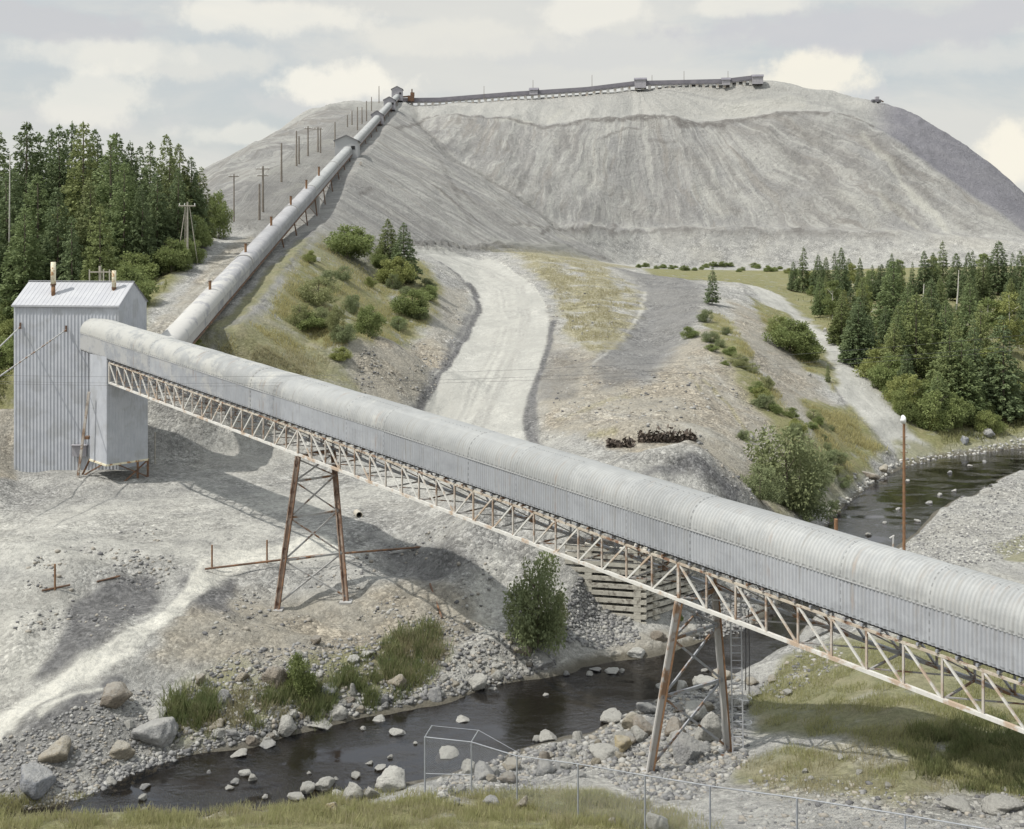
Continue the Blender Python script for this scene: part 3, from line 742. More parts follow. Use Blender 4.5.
gl = t.new('ShaderNodeBsdfGlossy'); gl.inputs['Roughness'].default_value = .05; gl.inputs['Color'].default_value = (.95, .95, 1, 1); t.lk(bn.outputs[0], gl.inputs['Normal'])
tp_ = t.new('ShaderNodeBsdfTransparent'); tp_.inputs['Color'].default_value = (.42, .38, .30, 1)
df = t.new('ShaderNodeBsdfDiffuse'); df.inputs['Color'].default_value = (.02, .022, .026, 1)
m1 = t.new('ShaderNodeMixShader'); m1.inputs[0].default_value = .22; t.lk(tp_.outputs[0], m1.inputs[1]); t.lk(df.outputs[0], m1.inputs[2])
fr_ = t.new('ShaderNodeFresnel'); fr_.inputs['IOR'].default_value = 1.36; t.lk(bn.outputs[0], fr_.inputs['Normal'])
m2 = t.new('ShaderNodeMixShader'); t.lk(t.math('MULTIPLY', fr_.outputs[0], 1.35, True), m2.inputs[0]); t.lk(m1.outputs[0], m2.inputs[1]); t.lk(gl.outputs[0], m2.inputs[2]); t.lk(m2.outputs[0], t.n['Material Output'].inputs['Surface'])
t.n.remove(b)
o = link('river', mesh_from('river', wv, np.stack([a, a + 1, a + n + 1, a + n], 1), m, True)); tag(o, kind='structure')
# ------------------------------------------------------------------ metal materials
def galv(name, c1, c2, dustc, dust_lo, seam=True, rust=0.0):
    """weathered corrugated sheet, uv = metres along / across"""
    m, t, b = new_mat(name)
    uv = t.new('ShaderNodeTexCoord').outputs['UV']
    sx = t.new('ShaderNodeSeparateXYZ'); t.lk(uv, sx.inputs[0])
    u, v = sx.outputs[0], sx.outputs[1]
    blk = t.new('ShaderNodeTexWhiteNoise', noise_dimensions='2D')
    cb = t.new('ShaderNodeCombineXYZ'); t.lk(t.math('FLOOR', t.math('DIVIDE', u, 3.45)), cb.inputs[0]); t.lk(t.math('FLOOR', t.math('DIVIDE', v, 1.3)), cb.inputs[1])
    t.lk(cb.outputs[0], blk.inputs[0])
    n1 = t.noise(uv, 1.1, 6, .65); n2 = t.noise(t.mapping(uv, (1.0, .22, 1)), 5.0, 5, .6)
    col = t.mix(t.ramp(n1, .3, .7), c1, c2)
    col = t.mix(t.math('MULTIPLY', blk.outputs[0], .55), col, tuple(x * .78 for x in c1))
    n4 = t.noise(uv, .35, 6, .72, .5)
    col = t.mix(t.math('MULTIPLY', t.ramp(n4, .52, .64), .45), col, tuple(x * .72 for x in c1))
    n5 = t.noise(t.mapping(uv, (6, .5, 1)), 1.0, 4, .6)
    col = t.mix(t.math('MULTIPLY', t.ramp(n5, .52, .7), .45), col, (.24, .23, .21))
    n6 = t.noise(t.mapping(uv, (3.2, .35, 1)), 1.3, 5, .65)
    col = t.mix(t.math('MULTIPLY', t.math('MULTIPLY', t.ramp(n6, .56, .68), t.ramp(t.noise(uv, .4, 3, .6), .45, .6)), .35), col, (.26, .17, .11))
    col = t.mix(t.math('MULTIPLY', t.ramp(n2, .5, .75), .3), col, tuple(x * 1.12 for x in c2))
    pd = t.math('ADD', t.noise(uv, .55, 5, .7), t.math('MULTIPLY', t.math('SUBTRACT', 34.0, u), .006))
    col = t.mix(t.math('MULTIPLY', t.ramp(pd, dust_lo, dust_lo + .13), .7), col, dustc)
    if seam:
        fu = t.math('ABSOLUTE', t.math('SUBTRACT', t.math('FRACT', t.math('DIVIDE', u, 3.45)), .5))
        line = t.math('GREATER_THAN', fu, .4935)
        dash = t.math('GREATER_THAN', t.math('FRACT', t.math('MULTIPLY', v, 3.6)), .5)
        k1 = t.math('MULTIPLY', line, dash)
        dash2 = t.math('GREATER_THAN', t.math('FRACT', t.math('MULTIPLY', u, 3.33)), .45)
        edge = t.math('LESS_THAN', t.math('ABSOLUTE', t.math('SUBTRACT', v, .06)), .035)
        mid = t.math('MULTIPLY', t.math('LESS_THAN', t.math('ABSOLUTE', t.math('SUBTRACT', v, 1.78)), .03), t.math('GREATER_THAN', t.math('FRACT', t.math('DIVIDE', u, 6.9)), .5))
        k2 = t.math('MULTIPLY', t.math('MAXIMUM', edge, mid), dash2)
        col = t.mix(t.math('MULTIPLY', t.math('MAXIMUM', k1, k2), .5), col, (.12, .12, .12))
    if rust:
        r = t.noise(uv, 2.2, 6, .7)
        col = t.mix(t.math('MULTIPLY', t.ramp(r, .6, .7), rust), col, (.22, .11, .05))
    t.lk(col, b.inputs['Base Color'])
    b.inputs['Roughness'].default_value = .8; b.inputs['Specular IOR Level'].default_value = .12
    return m


M = {}
M['roof_sheet'] = galv('galvanised_roof_sheet', (.315, .322, .32), (.37, .374, .364), (.43, .425, .395), .58)
M['wall_sheet'] = galv('galvanised_wall_sheet', (.335, .347, .367), (.39, .403, .422), (.43, .425, .41), .62)
M['old_roof'] = galv('dusty_roof_sheet', (.295, .295, .305), (.37, .368, .37), (.45, .44, .41), .5, False)
M['old_wall'] = galv('dusty_wall_sheet', (.26, .263, .275), (.34, .34, .35), (.4, .39, .37), .5, False)
M['tower_sheet'] = simple('blue_grey_ribbed_sheet', (.37, .385, .415), (.42, .434, .462), 1.2, .7, 0, bump=.05, c3=(.345, .355, .37), s3=.5)
M['tower_roof'] = simple('pale_ribbed_roof_sheet', (.40, .405, .42), (.36, .365, .385), 1.0, .7, 0)
M['dark_void'] = simple('dark_gap', (.03, .03, .03), (.02, .02, .02))
M['paint'] = simple('chipped_white_steel_paint', (.60, .59, .555), (.53, .52, .485), 2.5, .6, 0, bump=.05, c3=(.42, .33, .25), s3=1.2)
M['rust_paint'] = simple('white_paint_over_rust', (.47, .44, .40), (.39, .31, .24), 1.2, .75, 0, .42, .66, c3=(.25, .17, .12), s3=1.6)
M['top_chord'] = simple('weathered_chord_paint', (.50, .46, .39), (.38, .32, .25), 1.6, .75, 0, c3=(.2, .12, .08), s3=2.2)
M['rust'] = simple('brown_rust', (.15, .09, .06), (.10, .066, .047), 3, .85, 0, c3=(.22, .12, .065), s3=2.0)
M['leg_grey'] = simple('pale_leg_with_rust', (.46, .455, .44), (.40, .385, .365), 1.2, .7, 0, c3=(.26, .17, .11), s3=.9)
M['tower_rust'] = simple('brown_rusted_leg', (.24, .165, .12), (.36, .30, .25), 1.4, .8, 0, .4, .7, c3=(.14, .085, .06), s3=2.2)
M['rusty_grey'] = simple('grey_steel_with_rust', (.40, .40, .39), (.33, .32, .31), 2, .7, .1, c3=(.2, .11, .06), s3=1.3)
M['galv_post'] = simple('galvanised_post', (.31, .325, .345), (.26, .27, .285), 4, .7, .1)
M['shade_steel'] = simple('grey_steel', (.33, .34, .36), (.27, .28, .3), 2, .6, .2, c3=(.2, .12, .07), s3=1.5)
M['cream'] = simple('cream_pipe_paint', (.66, .62, .47), (.6, .55, .4), 4, .6, 0, c3=(.33, .18, .08), s3=3.2)
M['concrete'] = simple('weathered_crib_beam', (.50, .475, .41), (.41, .39, .335), 2.4, .9, 0, bump=.2, c3=(.22, .2, .17), s3=3.5)
M['wood'] = simple('grey_weathered_pole', (.24, .21, .175), (.17, .15, .125), 3, .9)
M['pale_wood'] = simple('pale_pole', (.44, .41, .35), (.35, .32, .27), 3, .9)
M['wire'] = simple('dark_cable', (.09, .09, .095), (.07, .07, .07), 3, .6)
M['lamp_white'] = simple('white_lamp_shell', (.8, .8, .78), (.72, .72, .7), 6, .4)
M['orange'] = simple('orange_rust_post', (.25, .14, .075), (.18, .105, .06), 4, .8)
M['shed'] = simple('grey_shed_sheet', (.34, .33, .345), (.28, .27, .29), 1.5, .8)
M['gallery_roof'] = simple('violet_grey_roof', (.15, .145, .165), (.19, .18, .2), .4, .8)


# ------------------------------------------------------------------ covered conveyor gallery
def gallery_profile(w, side, rise, n=13):
    """near wall foot -> roof -> far wall foot, as (across, up)"""
    arc = []
    for i in range(n):
        a_ = math.pi * i / (n - 1)
        c, s = math.cos(a_), math.sin(a_)
        e = .86
        arc.append((w / 2 - w / 2 * math.copysign(abs(c) ** e, c), side + rise * abs(s) ** e))
    return arc


def sheet(path_fn, s0, s1, prof, pitch, amp, name, mat, parent, per=4):
    """corrugated skin swept along a straight axis; prof = (across, up)"""
    k = max(2, int((s1 - s0) / pitch * per) + 1)
    s = np.linspace(s0, s1, k)
    pr = np.array(prof); seg = np.diff(pr, axis=0)
    ln = np.concatenate([[0], np.cumsum(np.hypot(seg[:, 0], seg[:, 1]))])
    tg = np.gradient(pr, axis=0); nrm = np.stack([-tg[:, 1], tg[:, 0]], 1); nrm /= np.linalg.norm(nrm, axis=1)[:, None] + 1e-9
    o, u, nn, up = path_fn
    w = amp * np.cos(2 * np.pi * s / pitch) + .014 * (np.floor(s / 3.45) % 2) + .03 * fbm(s / 2.6, s * 0 + .5, 61, 3)
    A = pr[None, :, 0] + w[:, None] * nrm[None, :, 0]; B = pr[None, :, 1] + w[:, None] * nrm[None, :, 1]
    Vx = o[None, None] + s[:, None, None] * u[None, None] + A[..., None] * nn + B[..., None] * up
    n = len(prof); i2, j2 = np.meshgrid(np.arange(k - 1), np.arange(n - 1), indexing='ij'); a_ = (i2 * n + j2).ravel()
    uv = np.stack([np.repeat(s[:, None], n, 1), np.repeat(ln[None], k, 0)], -1).reshape(-1, 2)
    off = np.array(base_of(parent))
    return link(name, mesh_from(name, Vx.reshape(-1, 3) - off, np.stack([a_, a_ + n, a_ + n + 1, a_ + 1], 1), mat, True, uv), parent)


A_ = W(107, 359, 87.1); B_ = W(1024, 678, 37.4)
LEN = (B_ - A_).length
U = (B_ - A_).normalized(); Nn = Vector((-U.y, U.x, 0)).normalized(); UP = U.cross(-Nn) if U.cross(-Nn).z > 0 else U.cross(Nn)
UP = Vector((0, 0, 1))
GW, GS, GR = 2.7, 1.32, 1.12
S0, S1 = -4.9, LEN + 26
path1 = (np.array(A_), np.array(U), np.array(Nn), np.array(UP))
def g1(s, a_, h): return A_ + U * s + Nn * a_ + UP * h

cg = thing('conveyor_gallery', 'long grey corrugated conveyor gallery with arched roof crossing the river on lattice trusses', 'conveyor', g1(0, 0, 0))
sheet(path1, S0, S1, gallery_profile(GW, GS, GR), .152, .026, 'arched_roof', M['roof_sheet'], cg)
sheet(path1, S0, S1, [(0.02, 0.02), (.02, GS * .5), (.02, GS - .03)], .152, .026, 'side_wall', M['wall_sheet'], cg)
sheet(path1, S0, S1, [(GW - .02, GS - .03), (GW - .02, .02)], .152, .026, 'side_wall', M['wall_sheet'], cg, 2)
mb = MB(); mb.beam(g1(S0, GW / 2, -.02), g1(S1, GW / 2, -.02), GW - .1, .06); mb.build('floor', M['dark_void'], cg)
mb = MB(); pr = gallery_profile(GW - .06, GS, GR - .03); mb.add([g1(S0 + .03, a_ + .03, h) for a_, h in [(0, 0)] + pr + [(GW - .06, 0)]], [tuple(range(len(pr) + 2))]); mb.build('end_panel', M['wall_sheet'], cg)
for a_ in (.0, GW): MB().beam(g1(S0, a_, GS - .01), g1(S1, a_, GS - .01), .03, .035).build('eave_flashing', M['wall_sheet'], cg)
# floor joists showing as blocks under the wall
s = .5
while s < LEN + 2:
    MB().beam(g1(s, -.03, -.12), g1(s, GW + .03, -.11), .08, .10).build('floor_joist', M['shade_steel'], cg); s += .71
# trusses: near and far, panels as in the photo
TH = 1.5; TW = 2.5; TZ = -.26
S_T1 = (W(297, 425, 68.3) - A_).dot(U) / 1.0
S_T1 = (Vector(W(297, 425, 68.3)) - A_).xy.dot(U.xy) / U.xy.length_squared
S_T2 = (Vector(W(678, 560, 47.7)) - A_).xy.dot(U.xy) / U.xy.length_squared
S_T3 = S_T2 + (S_T2 - S_T1)
spans = [(0.25, S_T1, 20, 9), (S_T1, S_T2, 20, 10), (S_T2, S_T3, 20, 10)]
for side, a_ in (('near', .08), ('far', .08 + TW)):
    mt = M['paint'] if side == 'near' else M['shade_steel']; mv_ = M['rust_paint'] if side == 'near' else M['shade_steel']
    bot = MB(); bot.beam(g1(.2, a_, TZ - TH), g1(S_T3, a_, TZ - TH), .13, .14)
    tr_ = bot.build('lattice_truss', mt, cg)
    MB().beam(g1(.2, a_, TZ), g1(S_T3, a_, TZ), .09, .085).build('top_chord', M['top_chord'], tr_)
    for s0, s1, n, half in spans:
        for i in range(n + 1):
            s = s0 + (s1 - s0) * i / n
            if i < n or s1 == S_T3:
                MB().beam(g1(s, a_, TZ), g1(s, a_, TZ - TH), .075 if i else .12, .075 if i else .12, U).build('upright', mv_, tr_)
            if i < n:
                sn = s0 + (s1 - s0) * (i + 1) / n
                d_ = MB()
                if i < half: d_.beam(g1(s, a_, TZ), g1(sn, a_, TZ - TH), .075, .075)
                else: d_.beam(g1(s, a_, TZ - TH), g1(sn, a_, TZ), .075, .075)
                d_.build('diagonal', mt, tr_)
for s0, s1, n, half in spans:
    for i in range(0, n + 1, 2):
        s = s0 + (s1 - s0) * i / n; dp = (s1 - s0) / n
        if s > LEN + 8: continue
        MB().beam(g1(s, .08, TZ - TH), g1(s, .08 + TW, TZ - TH), .07, .07).build('cross_strut', M['rusty_grey'], cg)
        if i < n:
            MB().beam(g1(s, .08, TZ - TH + .1), g1(s + 2 * dp, .08 + TW, TZ - TH + .1), .05, .05).build('cross_brace', M['rusty_grey'], cg)
            MB().beam(g1(s, .08, TZ - .05), g1(s + dp, .08 + TW, TZ - TH), .05, .05).build('sway_brace', M['rusty_grey'], cg)


# ------------------------------------------------------------------ trestle towers
def tower(s, near_foot, far_foot, rungs, label, mat_leg, mat_br):
    nt = g1(s, .08, TZ - TH - .1); ft = g1(s, .08 + TW, TZ - TH - .1)
    nf = Vector(near_foot); ff = Vector(far_foot)
    t_ = thing('trestle_tower', label, 'tower', (nf + ff) / 2, 'steel trestle towers carrying the gallery')
    for a_, b2 in ((nt, nf), (ft, ff)):
        d = (b2 - a_).normalized(); x = Vector((1, 0, 0)) - d * d.x; x.normalize(); y = d.cross(x)
        m1 = MB(); m1.beam(a_ - x * .13, b2 - x * .13, .06, .26, y); m1.beam(a_, b2, .22, .05, y)
        lg = m1.build('leg', mat_leg, t_)
        MB().beam(a_ + x * .13, b2 + x * .13, .06, .26, y).build('flange', M['orange'] if mat_leg is M['leg_grey'] else M['rust'], lg)
        m2 = MB(); m2.box(b2 + Vector((0, 0, -.18)), (.7, .7, .4)); m2.build('footing', M['rusty_grey'], t_)
    MB().beam(nt, ft, .2, .22).build('cross_beam', mat_br, t_)
    for f in rungs: MB().beam(nt.lerp(nf, f), ft.lerp(ff, f), .1, .12).build('cross_beam', mat_br, t_)
    fr = [0.02] + list(rungs) + [.97]
    for a_, b2 in zip(fr[:-1], fr[1:]):
        MB().beam(nt.lerp(nf, a_), ft.lerp(ff, b2), .07, .09).build('diagonal_brace', mat_br, t_); MB().beam(ft.lerp(ff, a_), nt.lerp(nf, b2), .07, .09).build('diagonal_brace', mat_br, t_)
    return t_


f1n = at(277, 609); f1f = at(346, 601)
tower(S_T1, f1n, f1f, (.17, .41, .69), 'tall rusty trestle tower standing on the bare rubble slope left of the river', M['tower_rust'], M['rusty_grey'])
f2n = at(650, 772); f2f = at(728, 752)
tower(S_T2, f2n, f2f, (.22, .56), 'trestle tower with grey and rust legs among the boulders beside the ladder', M['leg_grey'], M['shade_steel'])
f3 = g1(S_T3, 1.3, 0); f3.z = 6.0
tower(S_T3, f3 - Nn * 1.6, f3 + Nn * 1.6, (.5,), 'trestle tower at the near end of the gallery on the grassy bank', M['rust_paint'], M['shade_steel'])

# ladder with loose cables behind the second tower
lt = g1(S_T2 + 1.5, .08 + TW + .1, TZ - TH); lb = at(738, 752)
ltop = W(735.5, 600, lb.y + .3)
ld = thing('access_ladder', 'grey steel ladder with two safety hoops hanging behind the boulder tower', 'ladder', lb)
for o_ in (-.22, .22): MB().beam(ltop + Vector((o_, 0, .2)), lb + Vector((o_, 0, -.1)), .05, .05).build('ladder_rail', M['tower_roof'], ld)
n = int((ltop.z - lb.z) / .3)
for i in range(n + 1):
    p = lb.lerp(ltop, i / n); MB().tube([p + Vector((-.22, 0, 0)), p + Vector((.22, 0, 0))], .018, 5).build('rung', M['tower_roof'], ld)
for py in (698, 722):
    c = W(737, py, lb.y)
    MB().tube([c + Vector((.34 + .28 * math.cos(t_), .26 * math.sin(t_), 0)) for t_ in np.linspace(-2.9, 2.9, 14)], .014, 5).build('safety_hoop', M['galv_post'], ld)
for k, px in enumerate((745.5, 749)):
    b2 = W(px, 690 + 4 * k, lb.y + .6); t2 = W(px - .5, 610, lb.y + .6)
    o = MB().tube([t2, (t2 + b2) / 2 + Vector((.03, 0, 0)), b2], .022, 5).build('hanging_cable', M['wire'])
    tag(o, ['thin dark cable hanging from the truss right beside the ladder hoops', 'thin dark cable hanging further out from the ladder, nearer the grass'][k], 'cable', 'cables hanging beside the ladder')

# ------------------------------------------------------------------ transfer house
FR = Vector((-31.13, 91.0, 0)); FL = Vector((-39.85, 92.0, 0)); RR = Vector((-30.35, 95.5, 0)); RL = FL + (RR - FR)
ZB, ZE, ZR = 4.1, 18.05, 19.75
th = thing('transfer_house', 'tall windowless blue grey ribbed metal house at the head of the gallery', 'building', (FL + FR + RR + RL) / 4 + Vector((0, 0, ZB)))


def ribbed(p, q, z0, ztop, name, mat, parent, pitch=.29, amp=.035):
    """vertical ribbed cladding from p to q; ztop(t) gives the top height"""
    p = np.array(p, float); q = np.array(q, float); L = np.linalg.norm((q - p)[:2]); u = (q - p) / L; nn = np.array([u[1], -u[0], 0])
    xs = []; n = int(L / pitch)
    pr = [(0, 0), (.3, 0), (.42, 1), (.58, 1), (.7, 0)]
    for i in range(n + 1):
        for f, h in pr:
            x = (i + f) * pitch
            if x < L: xs.append((x, h))
    xs.append((L, 0)); xs = np.array(xs)
    base = p[None] + xs[:, :1] * u[None] + nn[None] * (xs[:, 1:] * amp)
    lo = base.copy(); lo[:, 2] = z0
    hi = base.copy(); hi[:, 2] = [ztop(x / L) for x in xs[:, 0]]
    mid = lo * .5 + hi * .5
    Vv = np.concatenate([lo, mid, hi]) - np.array(base_of(parent)); k = len(xs); a_ = np.arange(k - 1)
    Ff = np.concatenate([np.stack([a_, a_ + 1, a_ + k + 1, a_ + k], 1), np.stack([a_ + k, a_ + k + 1, a_ + 2 * k + 1, a_ + 2 * k], 1)])
    return link(name, mesh_from(name, Vv, Ff, mat), parent)


ribbed(FL, FR, ZB, lambda t_: ZE, 'wall', M['tower_sheet'], th)
gab = lambda t_: ZE + (ZR - ZE) * (1 - abs(2 * t_ - 1))
ribbed(FR, RR, ZB, gab, 'gable_wall', M['tower_sheet'], th)
ribbed(RR, RL, ZB, lambda t_: ZE, 'wall', M['tower_sheet'], th)
ribbed(RL, FL, ZB, gab, 'gable_wall', M['tower_sheet'], th)
# ribbed roof, two slopes
ex = (FR - FL).normalized(); ey = (RR - FR).normalized()
def roof_slope(e0, e1, r0, r1):
    L = (e1 - e0).length; pr = [(0, 0), (.7, 0), (.78, 1), (.92, 1)]; xs = []
    for i in range(int(L / .36) + 1):
        for f, h in pr:
            if (i + f) * .36 < L: xs.append(((i + f) * .36 / L, h))
    xs.append((1, 0)); v = []; nn = (e1 - e0).cross(r0 - e0).normalized()
    if nn.z < 0: nn = -nn
    for t_, h in xs: v.append(e0.lerp(e1, t_) + nn * (.02 + h * .022))
    for t_, h in xs: v.append(r0.lerp(r1, t_) + nn * (.02 + h * .022))
    k = len(xs)
    return v, [(i, i + 1, k + i + 1, k + i) for i in range(k - 1)]
o_ = .12
mid0 = (FL + RL) / 2 - ex * o_; mid1 = (FR + RR) / 2 + ex * o_
mb = MB()
for a_, b2, sg in ((FL, FR, -1), (RL, RR, 1)):
    e0 = a_ - ex * o_ + ey * sg * o_; e1 = b2 + ex * o_ + ey * sg * o_
    v, f = roof_slope(Vector((e0.x, e0.y, ZE - .05)), Vector((e1.x, e1.y, ZE - .05)), Vector((mid0.x, mid0.y, ZR + .03)), Vector((mid1.x, mid1.y, ZR + .03)))
    mb.add(v, f)
rf = mb.build('roof', M['tower_roof'], th)
mb = MB(); mb.beam(Vector((mid0.x, mid0.y, ZR + .09)), Vector((mid1.x, mid1.y, ZR + .09)), .22, .04); mb.build('ridge_cap', M['tower_roof'], rf)
mb = MB()
e0 = FL - ex * o_ - ey * .15; e1 = FR + ex * o_ - ey * .15
mb.beam(Vector((e0.x, e0.y, ZE - .1)), Vector((e1.x, e1.y, ZE - .1)), .05, .14); mb.build('eave_trim', M['tower_roof'], rf)
for px, y0, y1, r in ((53.3, 262, 293, .20), (114, 270.5, 294.5, .17)):
    d = 92.6; b2 = W(px, y1, d); t2 = W(px, y0, d)
    pp = thing('vent_pipe', ['short cream vent pipe at the right end of the house roof', 'tall cream vent pipe with a rusty foot on the house roof'][int(px < 90)], 'pipe', b2)
    c1 = b2.lerp(t2, .27)
    MB().tube([c1, t2], r, 14).build('shaft', M['cream'], pp, True)
    MB().tube([b2 - Vector((0, 0, .4)), c1], r * .8, 12).build('rusty_foot', M['orange'], pp, True)
    MB().tube([c1 - Vector((0, 0, .06)), c1 + Vector((0, 0, .06))], r * 1.15, 14).build('collar', M['rust'], pp)
# chute hanging under the gallery's upper end
ch = thing('transfer_chute', 'blue grey box chute on rusty legs under the upper end of the gallery', 'chute', g1(-1.5, 1.7, -9.5))
c0 = g1(-.0, -.02, 0); cz = W(105.5, 463.5, 87.5).z; U2 = Vector((U.x, U.y, 0)).normalized()
k0 = Vector((c0.x, c0.y, 0)) - U2 * 3.0; k1 = Vector((c0.x, c0.y, 0)); k2 = k1 + Nn * 3.3; k3 = k0 + Nn * 3.3
for p, q in ((k0, k1), (k1, k2), (k2, k3), (k3, k0)):
    ribbed(p, q, cz, lambda t_: A_.z - .03 + (.2 if p is k0 else 0), 'chute_wall', M['tower_sheet'], ch, .24, .025)
mb = MB()
for p, q in ((k0, k1), (k1, k2), (k2, k3), (k3, k0)): mb.beam(p + Vector((0, 0, cz - .06)), q + Vector((0, 0, cz - .06)), .16, .14)
mb.build('bottom_frame', M['cream'], ch)
MB().box((k0 + k2) / 2 + Vector((0, 0, cz + .05)), (2.9, 3.2, .05), U2).build('bottom_plate', M['dark_void'], ch)
for p, dx in ((k0, Vector((-.6, -.2, 0))), (k2, Vector((0, 0, 0))), (k1.lerp(k2, .75), Vector((.0, 0, 0)))):
    q = p + dx; MB().beam(p + Vector((0, 0, cz)), Vector((q.x, q.y, zat(q.x, q.y) - .2)), .14, .14).build('leg', M['rust'], ch)
q = k1.lerp(k2, .4); z0 = zat(k0.x, k0.y)
for a_, b2 in ((k0.lerp(k1, .75), Vector((k0.x - .3, k0.y - .3, z0))), (k1.lerp(k2, .25), Vector((k2.x, k2.y, zat(k2.x, k2.y)))), (k2, Vector((q.x, q.y, zat(q.x, q.y) - .1)))):
    MB().beam(a_ + Vector((0, 0, cz - .1)), b2, .09, .09).build('diagonal_brace', M['rust'], ch)
MB().beam(W(77.5, 480, 88.3), W(89, 392, 88.3), .17, .17).build('raking_strut', M['rust_paint'], ch)
o = MB().box(W(79.5, 450.5, 91.2), (1.15, .22, .9)).box(W(79.5, 445.2, 91.1), (1.3, .36, .07)).build('hatch_cover', M['shed'], th)
o = MB().box(W(87.5, 437.5, 90.2), (.35, .5, .22)).build('wall_bracket', M['rust'], th)
# guy cables from the front wall
for p0, p1, far, lab in (((20.2, 327, 91.8), (-60, 404, 76), None, 'steel guy cable running left from the edge of the house front'),
                         ((66, 330, 91.25), (-60, 418, 72), None, 'steel guy cable slanting across the middle of the house front')):
    a_ = W(*p0); b2 = W(*p1); gz = zat(b2.x, b2.y)
    q = b2 + (b2 - a_) * ((gz - b2.z) / (b2.z - a_.z)) if b2.z > gz else b2
    gc = thing('guy_cable', lab, 'cable', a_, 'guy cables of the house')
    MB().tube([a_, a_.lerp(q, .28)], .055, 6).build('turnbuckle_rod', M['rusty_grey'], gc)
    MB().tube([a_.lerp(q, .28), q], .022, 5).build('cable', M['wire'], gc)
    MB().box(a_ + Vector((0, .02, .1)), (.12, .1, .5)).build('wall_anchor', M['rust'], gc)

# ------------------------------------------------------------------ uphill gallery
ug = thing('uphill_conveyor_gallery', 'dusty round-roofed conveyor gallery climbing to the top of the tailings pile', 'conveyor', (t2x(93.), 93., t2z(93.) - 2))
w2, s2_, r2_ = 2.1, .85, .95
a2 = Vector((t2x(92.), 92., t2z(92.) - .9)); b2_ = Vector((t2x(478.), 478., t2z(478.) - .9))
u2 = (b2_ - a2).normalized(); n2 = Vector((u2.y, -u2.x, 0)).normalized(); L2_ = (b2_ - a2).length
def g2(s, a_, h): return a2 + u2 * s + n2 * (a_ - w2 / 2) + Vector((0, 0, h))
pth2 = (np.array(a2 - n2 * w2 / 2), np.array(u2), np.array(n2), np.array((0, 0, 1.)))
SB = (187 - 92) / u2.y
for s0, s1, rm, wm in ((0, SB, M['old_roof'], M['old_wall']), (SB, L2_, M['roof_sheet'], M['old_roof'])):
    gp = gallery_profile(w2 - (.12 if s0 else 0), s2_, r2_ - (.08 if s0 else 0)); gp = [(a_ + (.06 if s0 else 0), h) for a_, h in gp]
    sheet(pth2, s0, s1, gp, .6 if s0 else .3, .016, 'arched_roof', rm, ug, 3)
    sheet(pth2, s0, s1, [(.03, 0), (.03, s2_ - .03)], .6 if s0 else .3, .016, 'side_wall', wm, ug, 3)
    sheet(pth2, s0, s1, [(w2 - .03, s2_ - .03), (w2 - .03, 0)], .6 if s0 else .3, .016, 'side_wall', wm, ug, 3)
mb = MB(); mb.beam(g2(0, w2 / 2, -.05), g2(L2_, w2 / 2, -.05), w2 - .1, .1); mb.build('floor', M['dark_void'], ug)
for a_ in (.0, w2): MB().beam(g2(0, a_, -.14), g2(L2_, a_, -.14), .12, .14).build('floor_girder', M['rust'], ug)
mb = MB(); gp = gallery_profile(w2, s2_, r2_); mb.add([g2(0.02, a_, h) for a_, h in [(0, 0)] + gp + [(w2, 0)]], [tuple(range(len(gp) + 2))]); mb.build('end_panel', M['old_wall'], ug)
for Y in (128, 165, 187, 222, 255): mb = MB(); s = (Y - 92) / u2.y; pr = [(a_, h) for a_, h in gallery_profile(w2 + .14, s2_, r2_ + .07)]; mb.tube([g2(s, a_ - .07, h) for a_, h in pr], .06, 5); mb.build('joint_band', M['old_roof'], ug)
Y = 150.0
while Y < 470:
    s = (Y - 92) / u2.y; mb = MB()
    for sg, a_ in ((-1, .1), (1, w2 - .1)):
        p = g2(s, a_, -.15); q = p + n2 * sg * .35; gz = zat(q.x, q.y) - .3
        mb.beam(p, Vector((q.x, q.y, gz)), .17, .17, u2)
    p = g2(s, 0, -.3); q = g2(s, w2, -.3); mb.beam(p, q, .14, .14)
    gz = zat(p.x, p.y)
    if p.z - gz > 2: mb.beam(p, Vector((q.x, q.y, gz + .3)), .08, .08); mb.beam(q, Vector((p.x, p.y, gz + .3)), .08, .08)
    mb.build('trestle_bent', M['rust'], ug); Y += 12 if Y < 260 else 20
# sheeted pier under the joint
s = (189 - 92) / u2.y; p = g2(s, w2 / 2, -.2); gz = zat(p.x, p.y) - .4
MB().box((p.x + .2, p.y, (p.z + gz) / 2), (2.3, 1.0, p.z - gz), n2).build('sheeted_pier', M['old_wall'], ug)
vl = ['lowest', 'second', 'third', 'fourth', 'fifth', 'topmost']
for k, (px, py) in enumerate(((211, 289), (246.5, 249), (272, 220), (291.5, 197.5), (307, 181), (319.5, 166))):
    d = 1 / np.interp(px, [187, 398], [1 / 101., 1 / 480.]); s = (d - 92) / u2.y
    p = g2(s, w2 / 2 - .1, s2_ + r2_ - .08); hgt = 8.5 * d / F
    v = thing('vent_stub', f'rusty vent stub on the uphill gallery roof, {vl[k]} of the six going up', 'vent', p, 'vent stubs on the uphill gallery')
    MB().tube([p - Vector((0, 0, .1)), p + Vector((0, 0, hgt))], .09 + .0004 * d, 9).build('stub', M['orange'], v)
    MB().tube([p + Vector((0, 0, hgt)), p + Vector((0, 0, hgt + .12))], .11 + .0004 * d, 9).build('cap', M['rust'], v)


